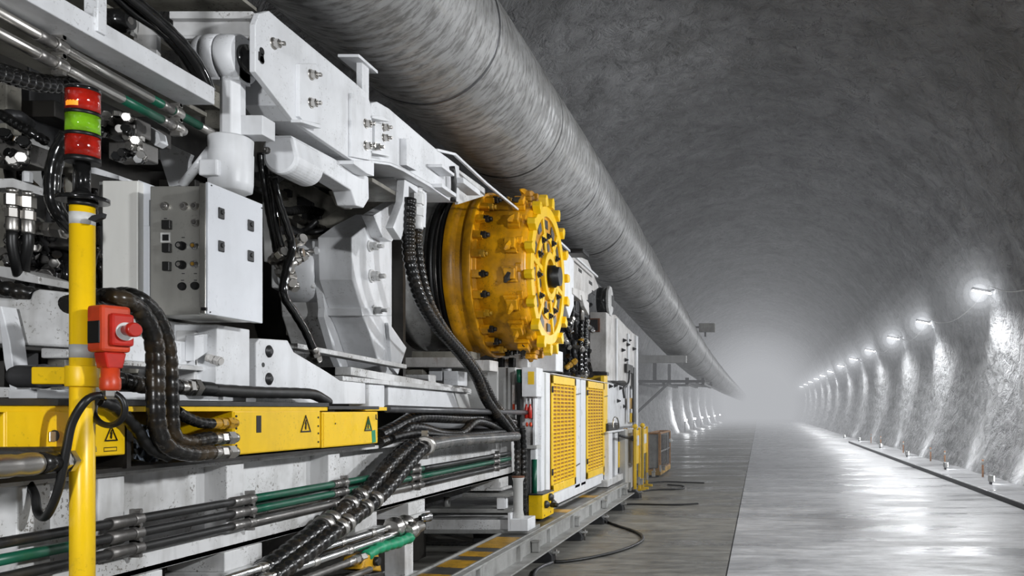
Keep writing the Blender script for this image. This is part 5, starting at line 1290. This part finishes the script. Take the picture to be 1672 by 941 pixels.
one('hydraulic_hose', hosemb([P(0, 186, 4.2), P(30, 205, 4.2), P(60, 222, 4.2), P(76, 232, 4.25)], .024, .03, .2), 'blackgloss', 'ribbed black hose slanting down at the left edge', 'hose')
one('hydraulic_hose', hosemb([P(112, 220, 3.95), P(97, 245, 3.95), P(87, 280, 3.95), P(86, 325, 3.95), P(98, 352, 3.98), P(118, 375, 4.05)], .034, .07, .05), 'blackgloss', 'thick black hose curving down left of the signal tower stem', 'hose')
one('hydraulic_hose', hosemb([P(-20, 468, 3.9), P(20, 474, 3.9), P(52, 482, 3.95), P(80, 486, 4.1)], .038, .04, .1), 'wrap', 'thick ribbed hose at the left edge above the casting block', 'hose')
one('cross_pipe', fitting(P(58, 372, 4.05), (1, 0, -.12), .03, .16), 'steel', 'horizontal steel coupling left of the yellow post', 'coupling')
def tangle(n, x0, y0, x1, y1, Xa, Xb, r, lab, group, seed, mats):
    random.seed(seed)
    for k in range(n):
        x, y = x0 + R() * (x1 - x0), y0 + R() * (y1 - y0); X = Xa + R() * (Xb - Xa)
        pts = [S(x, y, X)]
        dx, dy = (R() - .5) * (x1 - x0) * .7, (R() - .2) * (y1 - y0) * .7
        for q in range(3):
            x += dx / 2 + (R() - .5) * 22; y += dy / 2 + (R() - .5) * 26
            x = min(max(x, x0), x1); y = min(max(y, y0), y1)
            p = S(x, y, X + (R() - .5) * .12)
            if (p - pts[-1]).length > .05: pts.append(p)
        if len(pts) < 3: continue
        one('hydraulic_hose', hosemb(pts, r * (.7 + R() * .6), .06, .06, 10), random.choice(mats), lab, 'hose', group)
tangle(22, 0, 190, 118, 470, -3.5, -3.95, .028, 'dark hydraulic hose in the tangle between left edge and yellow post', 'hose tangle behind the post', 2, ['blackgloss', 'black', 'wrap_worn', 'darkgrey'])
tangle(9, 150, 300, 172, 480, -3.5, -3.8, .026, 'dark hose seen between the yellow post and the plain grey box', 'hoses behind the grey box', 6, ['blackgloss', 'wrap_worn', 'midgrey'])
tangle(14, 425, 250, 640, 380, -3.6, -4.1, .032, 'dark hose in the shaded recess beneath the lifting arm', 'hoses under the lifting arm', 8, ['greasy', 'black', 'wrap_worn', 'darkgrey'])
tangle(22, 918, 480, 965, 612, -2.75, -3.1, .045, 'dark hose in the dense bundle right of the yellow drum', 'hose bundle behind the drum', 11, ['blackgloss', 'black', 'steel_dark', 'wrap_worn', 'darkgrey'])
tangle(8, 170, 590, 420, 640, -3.1, -3.4, .028, 'dark hose behind the white frame above the cable tray', 'hoses above the cable tray', 14, ['black', 'greasy'])
random.seed(44)
for k in range(12):
    x, y = 922 + R() * 36, 520 + R() * 85
    t = Thing('hose_coupling', 'small bright coupling among the dark hoses right of the yellow drum', 'coupling', 'couplings behind the drum')
    t.part('coupling', fitting(S(x, y, -2.74), (R() - .3, R() - .5, R() - .4), .035, .2), random.choice(['steel', 'steel_bright', 'yellow_dark'])); t.done()
random.seed(45)
for k in range(12):
    x, y = 8 + R() * 100, 340 + R() * 120
    t = Thing('hose_coupling', 'steel coupling among the dark hoses left of the yellow post', 'coupling', 'couplings behind the post')
    t.part('coupling', fitting(P(x, y, 4.35), (R() - .3, -R(), R() - .4), .024, .13), random.choice(['steel', 'steel_dark', 'steel_bright'])); t.done()
for k, (x, lab) in enumerate([(948, 'left of the tall black corrugated hoses before the rust-stained housing'), (955, 'right of the tall black corrugated hoses before the rust-stained housing')]):
    one('corrugated_hose', hosemb([S(x + 2, 520, -2.68), S(x, 560, -2.68), S(x, 612, -2.70)], .04, .07, .2), 'blackgloss', lab, 'hose', 'corrugated hoses by the tall housing')
# bed of small parts lying behind the girder top
random.seed(50)
t = Thing('lattice_frame', 'dirty white frame members in the gap behind the hanging hoses', 'frame')
for x0, y0, x1, y1, Y, mt in ((640, 612, 700, 626, 8.8, 'white_dirty'), (720, 640, 770, 672, 10.4, 'white'), (760, 606, 800, 640, 10.0, 'grey_paint'), (650, 674, 770, 682, 10.0, 'white'), (770, 676, 800, 700, 10.0, 'white_dirty'), (640, 690, 800, 706, 9.9, 'white'), (655, 700, 800, 716, 9.8, 'greasy')):
    t.part('member', MB().frect(x0, y0, x1, y1, Y, .2), mt, bevel=.006)
t.done()
# ================================================================== EXTRA SHAPES IN THE RECESS UNDER THE ARM
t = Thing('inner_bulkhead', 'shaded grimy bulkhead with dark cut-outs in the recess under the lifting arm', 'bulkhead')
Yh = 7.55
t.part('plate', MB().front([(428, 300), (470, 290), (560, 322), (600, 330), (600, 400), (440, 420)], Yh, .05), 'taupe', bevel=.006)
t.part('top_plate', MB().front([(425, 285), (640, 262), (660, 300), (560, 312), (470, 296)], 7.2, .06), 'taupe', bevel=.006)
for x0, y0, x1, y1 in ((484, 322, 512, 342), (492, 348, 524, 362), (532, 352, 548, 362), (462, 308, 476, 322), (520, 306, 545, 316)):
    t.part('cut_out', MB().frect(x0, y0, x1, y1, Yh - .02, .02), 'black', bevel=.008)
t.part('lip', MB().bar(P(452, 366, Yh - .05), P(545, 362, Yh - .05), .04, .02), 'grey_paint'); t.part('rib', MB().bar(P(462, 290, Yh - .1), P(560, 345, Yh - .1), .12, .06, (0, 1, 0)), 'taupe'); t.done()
t = Thing('curved_guard', 'grey curved sheet guard beside the control cabinet door', 'guard')
t.part('sheet', MB().front([(428, 330), (440, 325), (450, 340), (454, 400), (446, 425), (430, 428)], 6.3, .04), 'grey_paint', bevel=.01); t.done()
